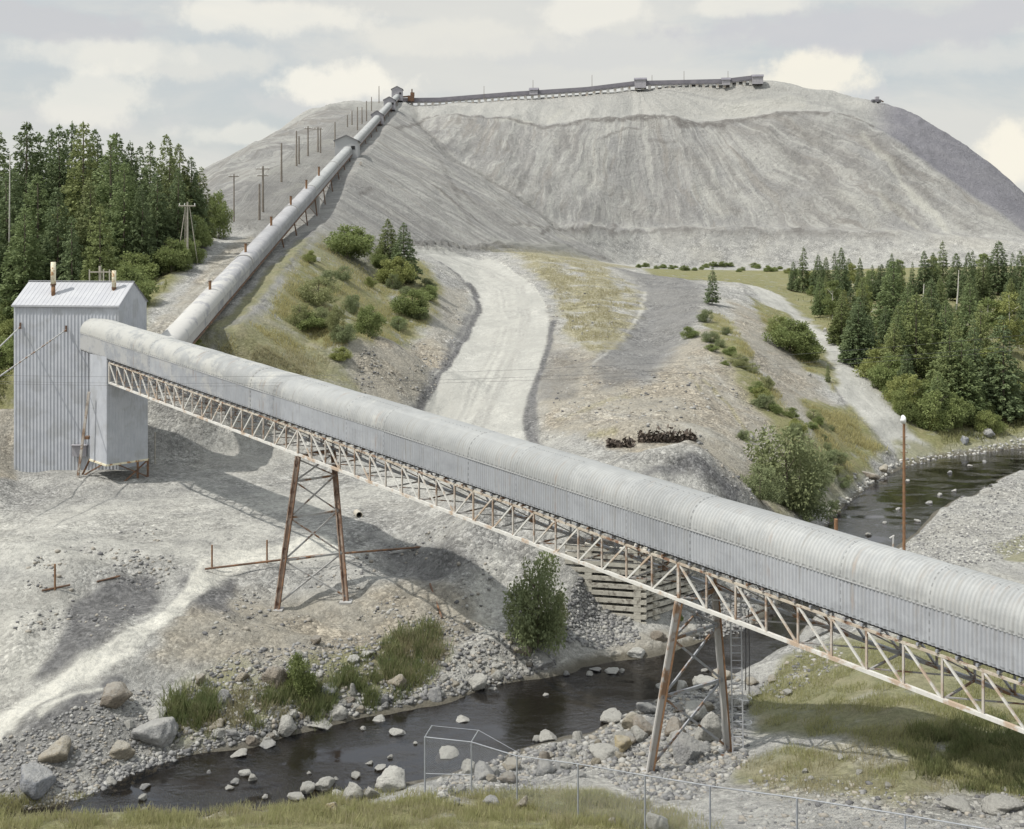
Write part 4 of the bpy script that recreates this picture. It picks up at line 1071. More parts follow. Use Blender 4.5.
# houses over the conveyor line
def shed(c, ax, L, w, h, rise, label, door=True, mat='shed', name='drive_house'):
    ax = Vector((ax[0], ax[1], 0)).normalized(); y = Vector((-ax.y, ax.x, 0)); c = Vector(c)
    r_ = thing(name, label, 'shed', c)
    pts = lambda s: [c + ax * s + y * -w / 2, c + ax * s + y * w / 2, c + ax * s + y * w / 2 + Vector((0, 0, h)), c + ax * s + Vector((0, 0, h + rise)), c + ax * s - y * w / 2 + Vector((0, 0, h))]
    mb = MB(); mb.add(pts(-L / 2) + pts(L / 2), [(0, 4, 3, 2, 1), (5, 6, 7, 8, 9), (0, 5, 9, 4), (1, 2, 7, 6)]); mb.build('walls', M[mat], r_)
    mb = MB(); e = .3
    for sg in (-1, 1):
        n_ = (y * sg * rise + Vector((0, 0, w / 2))).normalized() * .08
        ev = y * sg * (w / 2 + e) + Vector((0, 0, h - e * rise / (w / 2)))
        rp = Vector((0, 0, h + rise + .02))
        q = [c + ax * s + v + n_ * k for k in (0, 1) for s, v in ((-L / 2 - e, ev), (L / 2 + e, ev), (L / 2 + e, rp), (-L / 2 - e, rp))]
        mb.add(q, [(0, 1, 2, 3), (4, 7, 6, 5), (0, 4, 5, 1), (1, 5, 6, 2), (2, 6, 7, 3), (3, 7, 4, 0)])
    mb.build('roof', M['gallery_roof'], r_)
    if door:
        MB().box(c - ax * (L / 2 + .04) + y * w * .28 + Vector((0, 0, 1.1)), (.06, 1.0, 2.0), ax).build('door', M['wall_sheet'], r_)
        MB().box(c - ax * (L / 2 + .04) - y * w * .3 + Vector((0, 0, h * .62)), (.06, .8, .8), ax).build('window', M['dark_void'], r_)
    return r_


d3 = 256.; c3 = Vector((t2x(d3), d3, t2z(d3)))
gz = t2z(d3) - 2.6
shed((c3.x - .3, d3, gz), u2, 6, 5.0, 4.2, 1.1, 'pale gabled drive house straddling the uphill gallery halfway up', True, 'wall_sheet')
for d, L, w, h, lab in ((352., 4, 3.4, 3.0, 'low grey collar shed over the upper third of the uphill gallery'), (418., 5, 4.0, 3.6, 'gabled shed on the gallery just below the head house'),
                        (474., 5.5, 4.4, 4.8, 'grey head house where the uphill gallery reaches the pile top')):
    shed((t2x(d), d, t2z(d) - 2.3), u2, L, w, h, 1.1, lab, d > 400, 'shed')

# gallery along the top of the pile
rp = [W(398, 101.5, 480), W(440, 101, 480), W(512, 95.3, 476), W(587, 90.5, 472), W(636, 84.5, 468), W(690, 83.3, 465), W(724, 82.5, 462), W(757, 78.5, 459)]
rg = thing('ridge_conveyor_gallery', 'long low dark-roofed conveyor gallery running along the crest of the pile', 'conveyor', rp[0])
rb = MB(); wb = MB()
for a_, b2 in zip(rp[:-1], rp[1:]):
    rb.beam(a_ + Vector((0, 0, .55)), b2 + Vector((0, 0, .55)), 2.6, 1.5)
    wb.beam(a_ - Vector((0, 0, .35)), b2 - Vector((0, 0, .35)), 2.2, .5)
    n = max(1, int((b2 - a_).length / 2.6))
    for i in range(n):
        p = a_.lerp(b2, i / n); MB().box((p.x, p.y - .6, p.z - 1.4), (1.15, .5, 1.9)).build('support', M['paint'], rg)
rb.build('roof', M['gallery_roof'], rg); wb.build('side_wall', M['shed'], rg)
for px, py, d, L, w, h, lab in ((534, 93.5, 474, 3.4, 3.0, 2.0, 'small low shed on the crest gallery, left of the tall one'), (640.5, 87, 467, 4.6, 4.2, 3.4, 'tallest gabled shed in the middle of the crest gallery'),
                                (726, 84, 461, 3.2, 3.2, 2.2, 'low shed near the right end of the crest gallery'), (757.5, 83, 458, 4.2, 3.8, 3.0, 'dark end shed closing the crest gallery on the right')):
    p = W(px, py, d); shed((p.x, p.y, p.z - .6), rp[-1] - rp[0], L, w, h, .9, lab, False, 'shed', 'crest_shed')

# red machine and small loader on the crest
p = at(411, 101.5, 430); p = W(411, 102, 478)
mc = thing('stacker_machine', 'rust red stacker machine with a short boom beside the head house', 'machine', p)
MB().box(p + Vector((0, 0, 1.4)), (2.6, 2, 2.4)).box(p + Vector((.6, 0, 3.2)), (1.6, 1.6, 1.5)).box(p + Vector((.4, 0, 4.6)), (.5, .5, 1.6)).build('cab', M['rust'], mc)
MB().beam(p + Vector((-6, 0, 1.9)), p + Vector((0, 0, 2.4)), .6, .6).build('boom', M['rust'], mc)
p = W(876, 101, 449); p.z = zat(p.x, p.y)
mc = thing('loader', 'tiny dark loader parked on the right end of the pile crest', 'vehicle', p)
MB().box(p + Vector((0, 0, .9)), (3.4, 1.8, 1.0)).build('body', M['gallery_roof'], mc)
MB().box(p + Vector((.4, 0, 1.9)), (1.3, 1.5, 1.2)).build('cab', M['shed'], mc)
MB().beam(p + Vector((1.5, 0, 1.2)), p + Vector((2.9, 0, .5)), .9, .3).build('bucket_arm', M['rust'], mc)
mb = MB()
for dx in (-1.1, 1.1):
    for dy in (-.9, .9): mb = MB(); mb.tube([p + Vector((dx, dy - .15, .5)), p + Vector((dx, dy + .15, .5))], .55, 12); mb.build('wheel', M['wire'], mc)
# ------------------------------------------------------------------ utility poles
def pole(base, h, label, arms=(), r=.13, mat='wood', group=None, cat='pole', guys=()):
    base = Vector(base)
    t_ = thing('utility_pole', label, cat, base, group)
    MB().tube([base - Vector((0, 0, .4)), base + Vector((0, 0, h))], r, 8, r * .7).build('shaft', M[mat], t_)
    for z, w in arms:
        MB().beam(base + Vector((-w / 2, -.16, h - z)), base + Vector((w / 2, -.16, h - z)), .12, .14).build('crossarm', M[mat], t_)
        for k in (-.45, -.15, .45): MB().tube([base + Vector((w * k, -.16, h - z + .07)), base + Vector((w * k, -.16, h - z + .3))], .05, 6).build('insulator', M['lamp_white'], t_)
    for dx, dy in guys:
        q = base + Vector((dx, dy, 0)); q.z = zat(q.x, q.y)
        MB().tube([base + Vector((.25 if dx > 0 else -.25, 0, h - .6)), q], .05, 5).build('guy_wire', M['pale_wood'], t_)
    return t_


def pole_px(px, y0, y1, label, lo=100, **k):
    b2 = at(px, y1, lo); h = (y1 - y0) * b2.y / F
    return pole(b2, h, label, **k)


GP = 'poles along the uphill gallery'
pole_px(187.5, 202, 266, 'pale pole with one crossarm and leaning stays at the forest edge', 104, arms=((.45, 2.0),), guys=((-1.4, .4), (-.6, 1.0), (1.0, .8)), mat='pale_wood', group=GP)
pole_px(234, 174, 222, 'slim pole with a short crossarm against the pale flank, left of the gallery', 120, arms=((.4, 1.6),), mat='wood', group=GP)
for px, y0, y1, lab, ar in ((263, 166, 212, 'pole with crossarm nearest the third roof vent', ((.5, 2.2), (1.6, 1.8))), (259.5, 184, 220, 'short leaning pole beside the crossarm pole by the third vent', ()),
                            (281.5, 143, 182, 'bare pole standing left of the pair of close-set poles', ()), (296.5, 131, 166, 'taller pole of the close pair below the drive house', ()),
                            (299, 136, 164, 'shorter pole of the close pair below the drive house', ()), (308, 126, 156, 'thick pole carrying a short arm below the drive house', ((.6, 1.6),)),
                            (318, 127, 152, 'left leg pole of the twin pole with crossbar beside the drive house', ((.5, 2.4),)), (320.5, 128, 153, 'right leg pole of the twin pole beside the drive house', ()),
                            (335, 122, 147, 'pole rising right in front of the drive house gable', ()), (347.5, 115, 127, 'small pole just above the drive house roof', ()), (352, 111, 125, 'thin pole second above the drive house', ()),
                            (357.5, 107, 130, 'tall pole beside the gallery above the drive house', ()), (362, 107, 124, 'pole beside the tall one above the drive house', ()), (366.5, 101, 121, 'pole left of the collar shed', ()),
                            (371.5, 97, 111, 'small pole halfway between collar shed and head house', ()), (379, 86, 103, 'tallest pole against the sky left of the head house', ())):
    pole_px(px, y0, y1, lab, 140, arms=ar, group=GP, r=.2)
for px, y0, y1, lab in ((533, 80, 92, 'thin mast on the crest by the small low shed'), (592, 75, 89, 'thin mast on the crest left of the tall shed'), (652, 75, 84, 'short mast right of the tall crest shed'),
                        (684, 71, 84, 'thin mast on the crest midway between two sheds'), (484, 86, 99, 'lone mast at the left part of the crest'), (728, 71, 83, 'mast behind the low shed near the crest gallery end')):
    p = W(px, y1, 475); pole(p, (y1 - y0) * 475 / F, lab, r=.12, group='masts on the pile crest', cat='mast')
# pole frame behind the house roof
b2 = at(112, 300, 106); b2 = Vector(((100 - 512) / F * 112, 112, zat((100 - 512) / F * 112, 112)))
tp = W(100, 266, 112).z
t_ = thing('transformer_pole', 'grey pole frame with a horizontal bar just behind the house roof', 'pole', b2)
MB().tube([b2, Vector((b2.x, b2.y, tp))], .13, 8).build('shaft', M['pale_wood'], t_)
MB().beam(W(89, 272, 111.8), W(111, 272, 111.8), .12, .12).build('crossbar', M['pale_wood'], t_)
for px in (89.5, 103.5, 109.5): MB().beam(W(px, 269.5, 111.6), W(px, 284, 111.6), .1, .1).build('hanger', M['pale_wood'], t_)

# overhead wires
for k, (ya, yb, yc, yd) in enumerate(((376, 374, 359, 333), (382, 381, 367, 345), (384, 383.5, 372, 350))):
    pts = []
    for px, py in ((-420, ya - 18), (0, ya - 1), (150, ya), (400, yb), (760, yc), (1024, yd), (1400, yd - 42)):
        pts.append((px, py))
    xs = np.linspace(-420, 1400, 60); cf = np.polyfit([p[0] for p in pts], [p[1] for p in pts], 2)
    mb = MB(); mb.tube([W(x, np.polyval(cf, x), 70) for x in xs], .007, 4)
    o = mb.build('overhead_wire', M['wire'])
    tag(o, ['topmost of three thin wires strung across the whole valley', 'middle of three thin wires strung across the whole valley', 'lowest of three thin wires strung across the whole valley'][k], 'wire', 'overhead wires')

# lamp pole by the river bend
b2 = W(904, 552, 66); b2.z = zat(b2.x, b2.y) - .3; tz = W(904, 424, 66).z
t_ = thing('lamp_post', 'rusty brown lamp post with a white floodlight by the gravel bar', 'lamp', b2)
MB().tube([b2, Vector((b2.x, b2.y, tz))], .09, 9, .075).build('post', M['orange'], t_)
lp = W(903, 418, 66)
MB().tube([lp + Vector((-.12, -.35, -.12)), lp + Vector((0, -.1, 0)), lp + Vector((.05, .16, .06))], .17, 12, .1).build('floodlight', M['lamp_white'], t_, True)
MB().beam(Vector((b2.x, b2.y, tz - .1)), lp + Vector((0, .05, -.1)), .08, .08).build('bracket', M['rust'], t_)
mb = MB()
for z in np.arange(b2.z + 2, tz - .3, .45): mb.tube([Vector((b2.x - .2, b2.y, z)), Vector((b2.x + .2, b2.y, z))], .016, 4)
mb.build('climbing_pegs', M['rust'], t_)
p = W(836, 527, 60); p.z = 9.0
q = at(836, 600); o = MB().tube([Vector((q.x, q.y, q.z)), W(836, 519, q.y)], .12, 8).build('marker_post', M['orange']); tag(o, 'short orange rusted post showing just above the gallery roof by the water', 'post')
q = at(893, 548); mb = MB(); mb.beam(q - Vector((0, 0, .2)), q + Vector((0, 0, .9)), .1, .1); mb.beam(q + Vector((-.25, 0, .75)), q + Vector((.1, 0, .95)), .08, .08); o = mb.build('stake', M['paint']); tag(o, 'white wooden stake at the edge of the gravel bar', 'stake')

# rusted pipeline crossing behind the first tower, and broken pieces
pa = at(205, 571); pb = W(429, 546.5, pa.y + 5); 
t_ = thing('rusty_pipeline', 'long thin rusty pipe lying through the legs of the left tower', 'pipe', pa)
MB().tube([pa + Vector((0, 0, .12)), pa.lerp(pb, .5) + Vector((0, 0, .2)), pb], .065, 7).build('pipe', M['rust'], t_)
gz = zat(pb.x - .7, pb.y); MB().beam(pb + Vector((-.7, 0, 0)), Vector((pb.x - 2.6, pb.y, zat(pb.x - 2.6, pb.y))), .1, .1).beam(pb + Vector((-.75, 0, -.1)), pb + Vector((.1, 0, .1)), .28, .22).build('end_prop', M['rusty_grey'], t_)
for px, y0, y1, lab in ((55, 564, 590, 'short brown stake beside the fallen pipe on the pad edge'), (212, 545, 568, 'short brown stake at the left end of the long pipe'), (267, 540, 563, 'short brown stake between the house pad and the left tower'), (155, 432, 464, 'thin pale stake standing in the shadow right of the house')):
    q = at(px, y1, 60); o = MB().tube([q - Vector((0, 0, .2)), q + Vector((0, 0, (y1 - y0) * q.y / F))], .055, 6).build('stake', M['orange' if px != 155 else 'pale_wood']); tag(o, lab, 'stake', 'stakes on the pad')
for a_, b3, lab in (((42, 592), (70, 587), 'bent brown pipe length lying by the left stake'), ((97, 583), (120, 578), 'short brown pipe length lying above the black gravel'), ((430, 585), (442, 620), 'long grey timber lying on the rubble right of the left tower')):
    p, q = at(*a_), at(*b3); o = MB().tube([p + Vector((0, 0, .08)), q + Vector((0, 0, .12))], .055, 6).build('loose_pipe', M['rust']); tag(o, lab, 'pipe')
q = at(359, 517); dirv = Vector((.25, -.9, .1)).normalized()
t_ = thing('culvert_pipe', 'short pale culvert pipe with a dark mouth poking from the pad edge', 'pipe', q)
n = 16; v = []; f = []
for s, r in ((-1.2, .24), (.2, .24), (.2, .2), (-1.0, .2)):
    x = dirv.cross(Vector((0, 0, 1))).normalized(); y = x.cross(dirv)
    for k in range(n): a_ = 2 * math.pi * k / n; v.append(q + Vector((0, 0, .15)) + dirv * s + (x * math.cos(a_) + y * math.sin(a_)) * r)
for i in range(3):
    for k in range(n): f.append((i * n + k, i * n + (k + 1) % n, (i + 1) * n + (k + 1) % n, (i + 1) * n + k))
mb = MB(); mb.add(v, f); mb.build('shell', M['pale_wood'], t_, True)
mb = MB(); mb.add(v[3 * n:], [tuple(range(n))]); mb.build('mouth', M['dark_void'], t_)
for px, py, lab, sz in ((359, 163.5, 'single white block lying on the ramp below the drive house', (1.6, .8, .7)), (315.5, 259.5, 'white concrete block lying on the grass under the uphill gallery', (1.3, .5, .45))):
    q = at(px, py + 1, 120); mb = MB(); mb.box(q + Vector((0, 0, sz[2] / 2 - .08)), sz, (.95, .2, 0)); mb.box(q + Vector((0, 0, sz[2] - .06)), (sz[0] * .55, sz[1] * .7, .12), (.95, .2, 0)); o = mb.build('concrete_block', M['paint']); tag(o, lab, 'block')

# crib retaining wall
cr = thing('crib_wall', 'pale stacked beam crib retaining wall beneath the gallery at the river', 'wall', at(644, 624))
base = at(644, 622); bz = base.z - .3
corner = Vector((base.x, base.y, 0)); left = corner + Vector((-4.6, 1.0, 0)); right = corner + Vector((3.4, 2.9, 0))
dl = (left - corner).normalized(); dr = (right - corner).normalized(); back = Vector((.2, 1, 0)).normalized()
for i in range(11):
    z = bz + .18 + i * .43
    MB().beam(corner + Vector((0, 0, z)) - dl * .15, left + Vector((0, 0, z)), .28, .25).build('beam', M['concrete'], cr)
    MB().beam(corner + Vector((0, 0, z + .03)) - dr * .1 + back * .2, right + Vector((0, 0, z + .03)), .28, .25).build('beam', M['concrete'], cr)
    for t_ in (.06, .68): p = corner.lerp(left, t_) + Vector((0, .5, z + .21)); MB().box(p, (.42, 1.25, .15), dl).build('spacer_block', M['concrete'], cr)
    for t_ in (.14, .8): p = corner.lerp(right, t_) + Vector((0, .5, z + .21)); MB().box(p, (.42, 1.25, .15), dr).build('spacer_block', M['concrete'], cr)
dk = MB(); dk.beam(corner + Vector((.3, .9, bz + 2.5)), left + Vector((.2, .9, bz + 2.5)), .5, 4.6); dk.beam(corner + Vector((.3, 1.0, bz + 2.5)), right + Vector((0, 1.0, bz + 2.5)), .5, 4.6); dk.build('fill', simple('dark_rubble_fill', (.12, .115, .11), (.07, .068, .065), 4, .95, bump=.5), cr)

# ------------------------------------------------------------------ chain link fence
FPX = [(425, 737, 782, 47.0), (471.5, 742, 787, 45.4), (517, 756, 799, 43.2), (578, 764, 814, 40.6), (645, 775.5, 0, 37.6), (710, 786, 0, 35.3), (797, 798, 0, 33.2), (905, 815, 0, 31.1), (1040, 838, 0, 29.0), (1200, 866, 0, 26.5)]
tops = []; bots = []
for px, y0, y1, d in FPX:
    tp = W(px, y0, d); tops.append(tp); bots.append(Vector((tp.x, tp.y, min(zat(tp.x, tp.y), tp.z - 1.5) - .1)))
fn = thing('chain_link_fence', 'grey chain link fence with thin posts along the near bank', 'fence', bots[0])
for k, (tp, bo) in enumerate(zip(tops, bots)):
    MB().tube([bo - Vector((0, 0, .2)), tp], .032 if k else .036, 8).build('post', M['galv_post'], fn)
    if k < 2: MB().beam(tp, tp + Vector((.28, .1, .42)), .04, .04).build('barb_arm', M['galv_post'], fn)
mb = MB()
for a_, b3 in zip(tops[:-1], tops[1:]): mb.tube([a_, b3], .02, 6)
mb.build('top_rail', M['galv_post'], fn)
MB().tube([bots[0].lerp(tops[0], .42), bots[1].lerp(tops[1], .42)], .015, 6).tube([tops[0] + Vector((.28, .1, .42)), tops[1] + Vector((.28, .1, .42)), tops[2] + Vector((.1, .0, .1))], .008, 4).build('brace_rail', M['galv_post'], fn)
mv = []; mf = []
def ribbon(p, q, w):
    d = (q - p).normalized(); s = d.cross(Vector((0, 1, 0))); s = (s.normalized() if s.length > 1e-4 else Vector((1, 0, 0))) * w / 2
    n = len(mv); mv.extend([tuple(p - s), tuple(p + s), tuple(q + s), tuple(q - s)]); mf.append((n, n + 1, n + 2, n + 3))
for a_, b3, c, d in zip(tops[:-1], tops[1:], bots[:-1], bots[1:]):
    L_ = (b3 - a_).length; hh_ = ((a_ - c).length + (b3 - d).length) / 2; n = int(L_ / .085); m_ = hh_ / L_
    for i in range(-int(n * m_) - 1, n + 1):
        for sg in (0, 1):
            u0, u1 = i / n, i / n + m_; v0, v1 = 0., 1.
            if u1 <= 0 or u0 >= 1: continue
            if u0 < 0: v0 = -u0 / m_; u0 = 0
            if u1 > 1: v1 = 1 - (u1 - 1) / m_; u1 = 1
            if sg: v0, v1 = 1 - v0, 1 - v1
            pt = lambda u_, v_: c.lerp(d, u_).lerp(a_.lerp(b3, u_), v_)
            ribbon(pt(u0, v0), pt(u1, v1), .0035)
off = np.array(base_of(fn)); link('wire_mesh', mesh_from('wire_mesh', np.array(mv) - off, np.array(mf), M['galv_post']), fn)
# ------------------------------------------------------------------ foliage
def leaf_mat(name, c1, c2, c3, trans=.32):
    m, t, b = new_mat(name)
    oi = t.new('ShaderNodeObjectInfo'); geo = t.new('ShaderNodeNewGeometry').outputs['Position']
    n1 = t.noise(geo, .9, 3, .6); n2 = t.new('ShaderNodeTexWhiteNoise', noise_dimensions='3D')
    sn = t.new('ShaderNodeVectorMath', operation='SNAP'); t.lk(geo, sn.inputs[0]); sn.inputs[1].default_value = (.4, .4, .4); t.lk(sn.outputs[0], n2.inputs[0])
    col = t.mix(t.ramp(n1, .35, .65), c1, c2)
    col = t.mix(t.math('MULTIPLY', n2.outputs[0], .5), col, c3)
    col = t.mix(t.math('MULTIPLY', t.ramp(oi.outputs['Random'], .4, 0.0), .5), col, tuple(x * .6 for x in c2))
    col = t.mix(t.math('MULTIPLY', t.ramp(oi.outputs['Random'], .6, 1.0), .5), col, (c3[0] * 1.25, c3[1] * 1.1, c3[2] * .9))
    t.lk(col, b.inputs['Base Color']); b.inputs['Roughness'].default_value = .7; b.inputs['Specular IOR Level'].default_value = .15
    tr = t.new('ShaderNodeBsdfTranslucent'); t.lk(col, tr.inputs['Color'])
    mx = t.new('ShaderNodeMixShader'); mx.inputs[0].default_value = trans
    t.lk(b.outputs[0], mx.inputs[1]); t.lk(tr.outputs[0], mx.inputs[2]); t.lk(mx.outputs[0], t.n['Material Output'].inputs['Surface'])
    return m


M['needles'] = leaf_mat('dark_spruce_needles', (.125, .165, .088), (.165, .21, .10), (.20, .24, .12))
M['fir'] = leaf_mat('mid_green_fir_needles', (.16, .21, .095), (.20, .25, .11), (.235, .275, .135))
M['larch'] = leaf_mat('pale_larch_needles', (.17, .205, .08), (.20, .235, .09), (.23, .255, .115))
M['leaves'] = leaf_mat('deciduous_leaves', (.17, .215, .08), (.215, .255, .095), (.25, .28, .12))
M['willow'] = leaf_mat('grey_green_willow_leaves', (.165, .20, .10), (.205, .235, .12), (.235, .26, .14))
M['bark'] = simple('grey_brown_bark', (.16, .13, .10), (.10, .085, .07), 4, .9)
M['birch'] = simple('pale_bark', (.55, .53, .48), (.4, .38, .34), 5, .8)
LEAF = np.array([(-.5, 0, 0), (-.1, -.28, .05), (.5, 0, 0), (.05, .26, -.04)])


def leaves_mesh(name, C, size, Dr, mat, seed, flat=.5):
    """many small leaf faces: centres C (n,3), sizes (n,), preferred directions Dr (n,3)"""
    r = np.random.default_rng(seed); n = len(C)
    d = Dr + r.normal(0, .35, (n, 3)); d /= np.linalg.norm(d, axis=1)[:, None] + 1e-9
    up = np.array([0, 0, 1.]) * flat + r.normal(0, .6, (n, 3))
    s = np.cross(up, d); s /= np.linalg.norm(s, axis=1)[:, None] + 1e-9
    w = np.cross(d, s)
    V = C[:, None] + size[:, None, None] * (LEAF[None, :, :1] * d[:, None] + LEAF[None, :, 1:2] * s[:, None] + LEAF[None, :, 2:] * w[:, None])
    F_ = np.arange(4 * n).reshape(n, 4)
    return mesh_from(name, V.reshape(-1, 3), F_, mat)


def conifer_mesh(h, r, seed, mat, tiers=26, gap=.12, droop=.25, leaf=.42, ragged=.25, bare=.06):
    g = np.random.default_rng(seed); C = []; S = []; Dv = []
    lean = g.normal(0, .012, 2)
    for i in range(tiers):
        t = (i + g.uniform(-.3, .3)) / tiers
        t = min(max(t, bare * .5), .995); z0 = bare * h + t * (h * (1 - bare))
        prof = (1 - t) ** .66 * (.66 + .34 * min(1, t * 5 + .35))
        nb = int(5 + 7 * (1 - t)); a0 = g.uniform(0, 6.28)
        for k in range(nb):
            if g.random() < gap: continue
            L = r * prof * (1 + g.uniform(-ragged, ragged)) + .10
            a = a0 + 6.283 * k / nb + g.uniform(-.25, .25)
            dx, dy = math.cos(a), math.sin(a)
            m_ = int(6 + L * 17)
            f = np.sqrt(g.random(m_)) * .92 + .08
            side = g.normal(0, .16, m_) * L * (1.15 - f) + g.normal(0, .06, m_)
            zz = z0 + L * (.12 * f - droop * f * f) + g.normal(0, .07, m_) * (1 + .3 * L)
            x = f * L * dx - side * dy + lean[0] * z0; y = f * L * dy + side * dx + lean[1] * z0
            C.append(np.stack([x, y, zz], 1)); S.append(leaf * g.uniform(.6, 1.25, m_) * (.6 + .5 * (1 - t)))
            dd = np.stack([np.full(m_, dx) - np.sign(side) * dy * .6, np.full(m_, dy) + np.sign(side) * dx * .6, np.full(m_, -droop * .9)], 1); Dv.append(dd)
    m_ = 16; C.append(np.stack([g.normal(0, .05, m_) + lean[0] * h, g.normal(0, .05, m_) + lean[1] * h, h * (1 - .07 * g.random(m_))], 1)); S.append(np.full(m_, leaf * .6)); Dv.append(np.tile([[0, 0, 1.]], (m_, 1)))
    return leaves_mesh('crown', np.concatenate(C), np.concatenate(S), np.concatenate(Dv), mat, seed, .8)


def broad_mesh(h, r, seed, mat, blobs=22, per=230, leaf=.26, low=.12, upright=1.0):
    g = np.random.default_rng(seed); C = []; S = []; Dv = []
    for i in range(blobs):
        t = g.uniform(0, 1); z = h * (low + (1 - low) * (.12 + .8 * t))
        rr = r * math.sqrt(max(.05, 1 - ((t - .38) / .68) ** 2)); a = g.uniform(0, 6.28); q = math.sqrt(g.random()) * rr * .95
        c = np.array([math.cos(a) * q, math.sin(a) * q, z]); br = (.22 + .2 * g.random()) * r * (1.15 - .45 * t)
        n = int(per * (br / (.32 * r)) ** 2); d = g.normal(0, 1, (n, 3)); d /= np.linalg.norm(d, axis=1)[:, None]
        rad = br * (.42 + .85 * g.random(n) ** .8)
        p = c + d * rad[:, None] * np.array([1, 1, .85 * upright]); keep = p[:, 2] > .05
        C.append(p[keep]); S.append(leaf * g.uniform(.55, 1.3, keep.sum())); Dv.append((d + np.array([0, 0, -.15]))[keep])
    return leaves_mesh('crown', np.concatenate(C), np.concatenate(S), np.concatenate(Dv), mat, seed, .3)


def trunk_mesh(h, r, seed, mat, limbs=0, spread=1.0, lo=.3):
    g = np.random.default_rng(seed); mb = MB()
    mb.tube([(0, 0, -.3), (g.normal(0, .03), g.normal(0, .03), h * .4), (g.normal(0, .06), g.normal(0, .06), h * .93)], r, 7, r * .25)
    for i in range(limbs):
        z = h * g.uniform(lo, .75); a = g.uniform(0, 6.28); L = spread * g.uniform(.45, .85)
        mb.tube([(0, 0, z), (math.cos(a) * L * .5, math.sin(a) * L * .5, z + L * .4), (math.cos(a) * L, math.sin(a) * L, z + L * .75)], r * .4, 5, r * .1)
    return mesh_from('trunk', mb.v, mb.f, mat)


PROTO = {}
def proto(key, crown, trunk):
    PROTO.setdefault(key, []).append((crown, trunk))


for s in range(5): proto('spruce', conifer_mesh(10, 2.35, 100 + s, M['needles'], 36, .06, .20, .36, .3), trunk_mesh(10, .16, s, M['bark']))
for s in range(3): proto('fir', conifer_mesh(10, 2.7, 200 + s, M['fir'], 30, .06, .10, .38, .25), trunk_mesh(10, .17, s, M['bark']))
for s in range(2): proto('larch', conifer_mesh(10, 2.9, 300 + s, M['larch'], 26, .12, .18, .42, .25, .02), trunk_mesh(10, .14, s, M['bark']))
for s in range(3): proto('thin_spruce', conifer_mesh(10, 1.75, 400 + s, M['needles'], 28, .2, .26, .36, .4), trunk_mesh(10, .13, s, M['bark']))
for s in range(4): proto('bush', broad_mesh(4, 2.3, 500 + s, M['leaves'], 30, 300, .23, .0), trunk_mesh(4, .09, s, M['bark'], 6, 1.6))
for s in range(3): proto('birch', broad_mesh(9, 2.3, 600 + s, M['leaves'], 24, 170, .33, .12), trunk_mesh(9, .12, s, M['birch'], 6, 2.0))
for s in range(3): proto('willow', broad_mesh(4, 2.0, 700 + s, M['willow'], 26, 260, .2, .0, 1.2), trunk_mesh(4, .09, s, M['bark'], 8, 1.6, .1))
PH = dict(spruce=10, fir=10, larch=10, thin_spruce=10, bush=4, birch=9, willow=4)
CATS = dict(spruce=('spruce_tree', 'tree'), fir=('fir_tree', 'tree'), larch=('larch_tree', 'tree'), thin_spruce=('spruce_tree', 'tree'), bush=('leafy_bush', 'bush'), birch=('birch_tree', 'tree'), willow=('willow_bush', 'bush'))
NPL = [0]


def plant(kind, base, h, label, group=None, wide=1.0, var=None, name=None):
    k = NPL[0]; NPL[0] += 1
    cr, tr = PROTO[kind][(k if var is None else var) % len(PROTO[kind])]
    nm, ct = CATS[kind]
    t_ = thing(name or nm, label, ct, base, group, random.uniform(0, 6.28))
    s = h / PH[kind]; t_.scale = (s * wide, s * wide, s)
    link('crown', cr, t_); link('trunk', tr, t_)
    return t_


def plant_top(kind, px, ytop, d, label, group=None, wide=1.0, name=None, hmax=40):
    """tree whose tip is seen at (px, ytop), rooted on the ground at distance d"""
    p = W(px, ytop, d); z = zat(p.x, d); h = min(p.z - z, hmax)
    if h < .6: return None
    return plant(kind, (p.x, d, z - .1), h, label, group, wide, None, name)


def plant_px(kind, px, ybase, ytop, label, group=None, wide=1.0, lo=36, name=None):
    b_ = at(px, ybase, lo); h = (ybase - ytop) * b_.y / F
    return plant(kind, b_ - Vector((0, 0, .08)), h, label, group, wide, None, name)


# left forest: the skyline trees, one by one
GL = 'forest left of the uphill gallery'
ordw = ['first', 'second', 'third', 'fourth', 'fifth', 'sixth', 'seventh', 'eighth', 'ninth', 'tenth', 'eleventh', 'twelfth', 'thirteenth', 'fourteenth', 'fifteenth', 'sixteenth', 'seventeenth', 'eighteenth', 'nineteenth', 'twentieth', 'twenty-first', 'twenty-second', 'twenty-third', 'twenty-fourth', 'twenty-fifth', 'twenty-sixth']
sky_l = [(-2, 128, 150, 'spruce', .9), (26, 119, 146, 'spruce', 1.0), (41, 131, 152, 'thin_spruce', 1.0), (50, 128, 155, 'spruce', .8), (60, 124, 150, 'spruce', .85), (72, 121, 156, 'spruce', .9), (83, 120, 146, 'fir', .95),
         (97, 129, 156, 'spruce', .85), (111, 133, 142, 'fir', .95), (118, 132, 152, 'spruce', .85), (131, 140, 152, 'spruce', .8), (150, 140, 150, 'thin_spruce', 1.1), (169, 134, 144, 'spruce', 1.05), (180, 143, 149, 'spruce', .9), (191, 156, 150, 'spruce', .95), (200, 166, 152, 'thin_spruce', 1.4), (219, 190, 158, 'bush', .5)]
ff0 = random.Random(11)
for i, (px, yt, d, k, w) in enumerate(sky_l):
    nm = 'green fir' if k == 'fir' else ('leafy young tree' if k == 'bush' else 'dark spruce')
    plant_top(k, px, yt, d, f'{nm} on the left forest skyline, {ordw[i]} from the left edge', GL, w * ff0.uniform(.72, 1.02))
ff = random.Random(3)
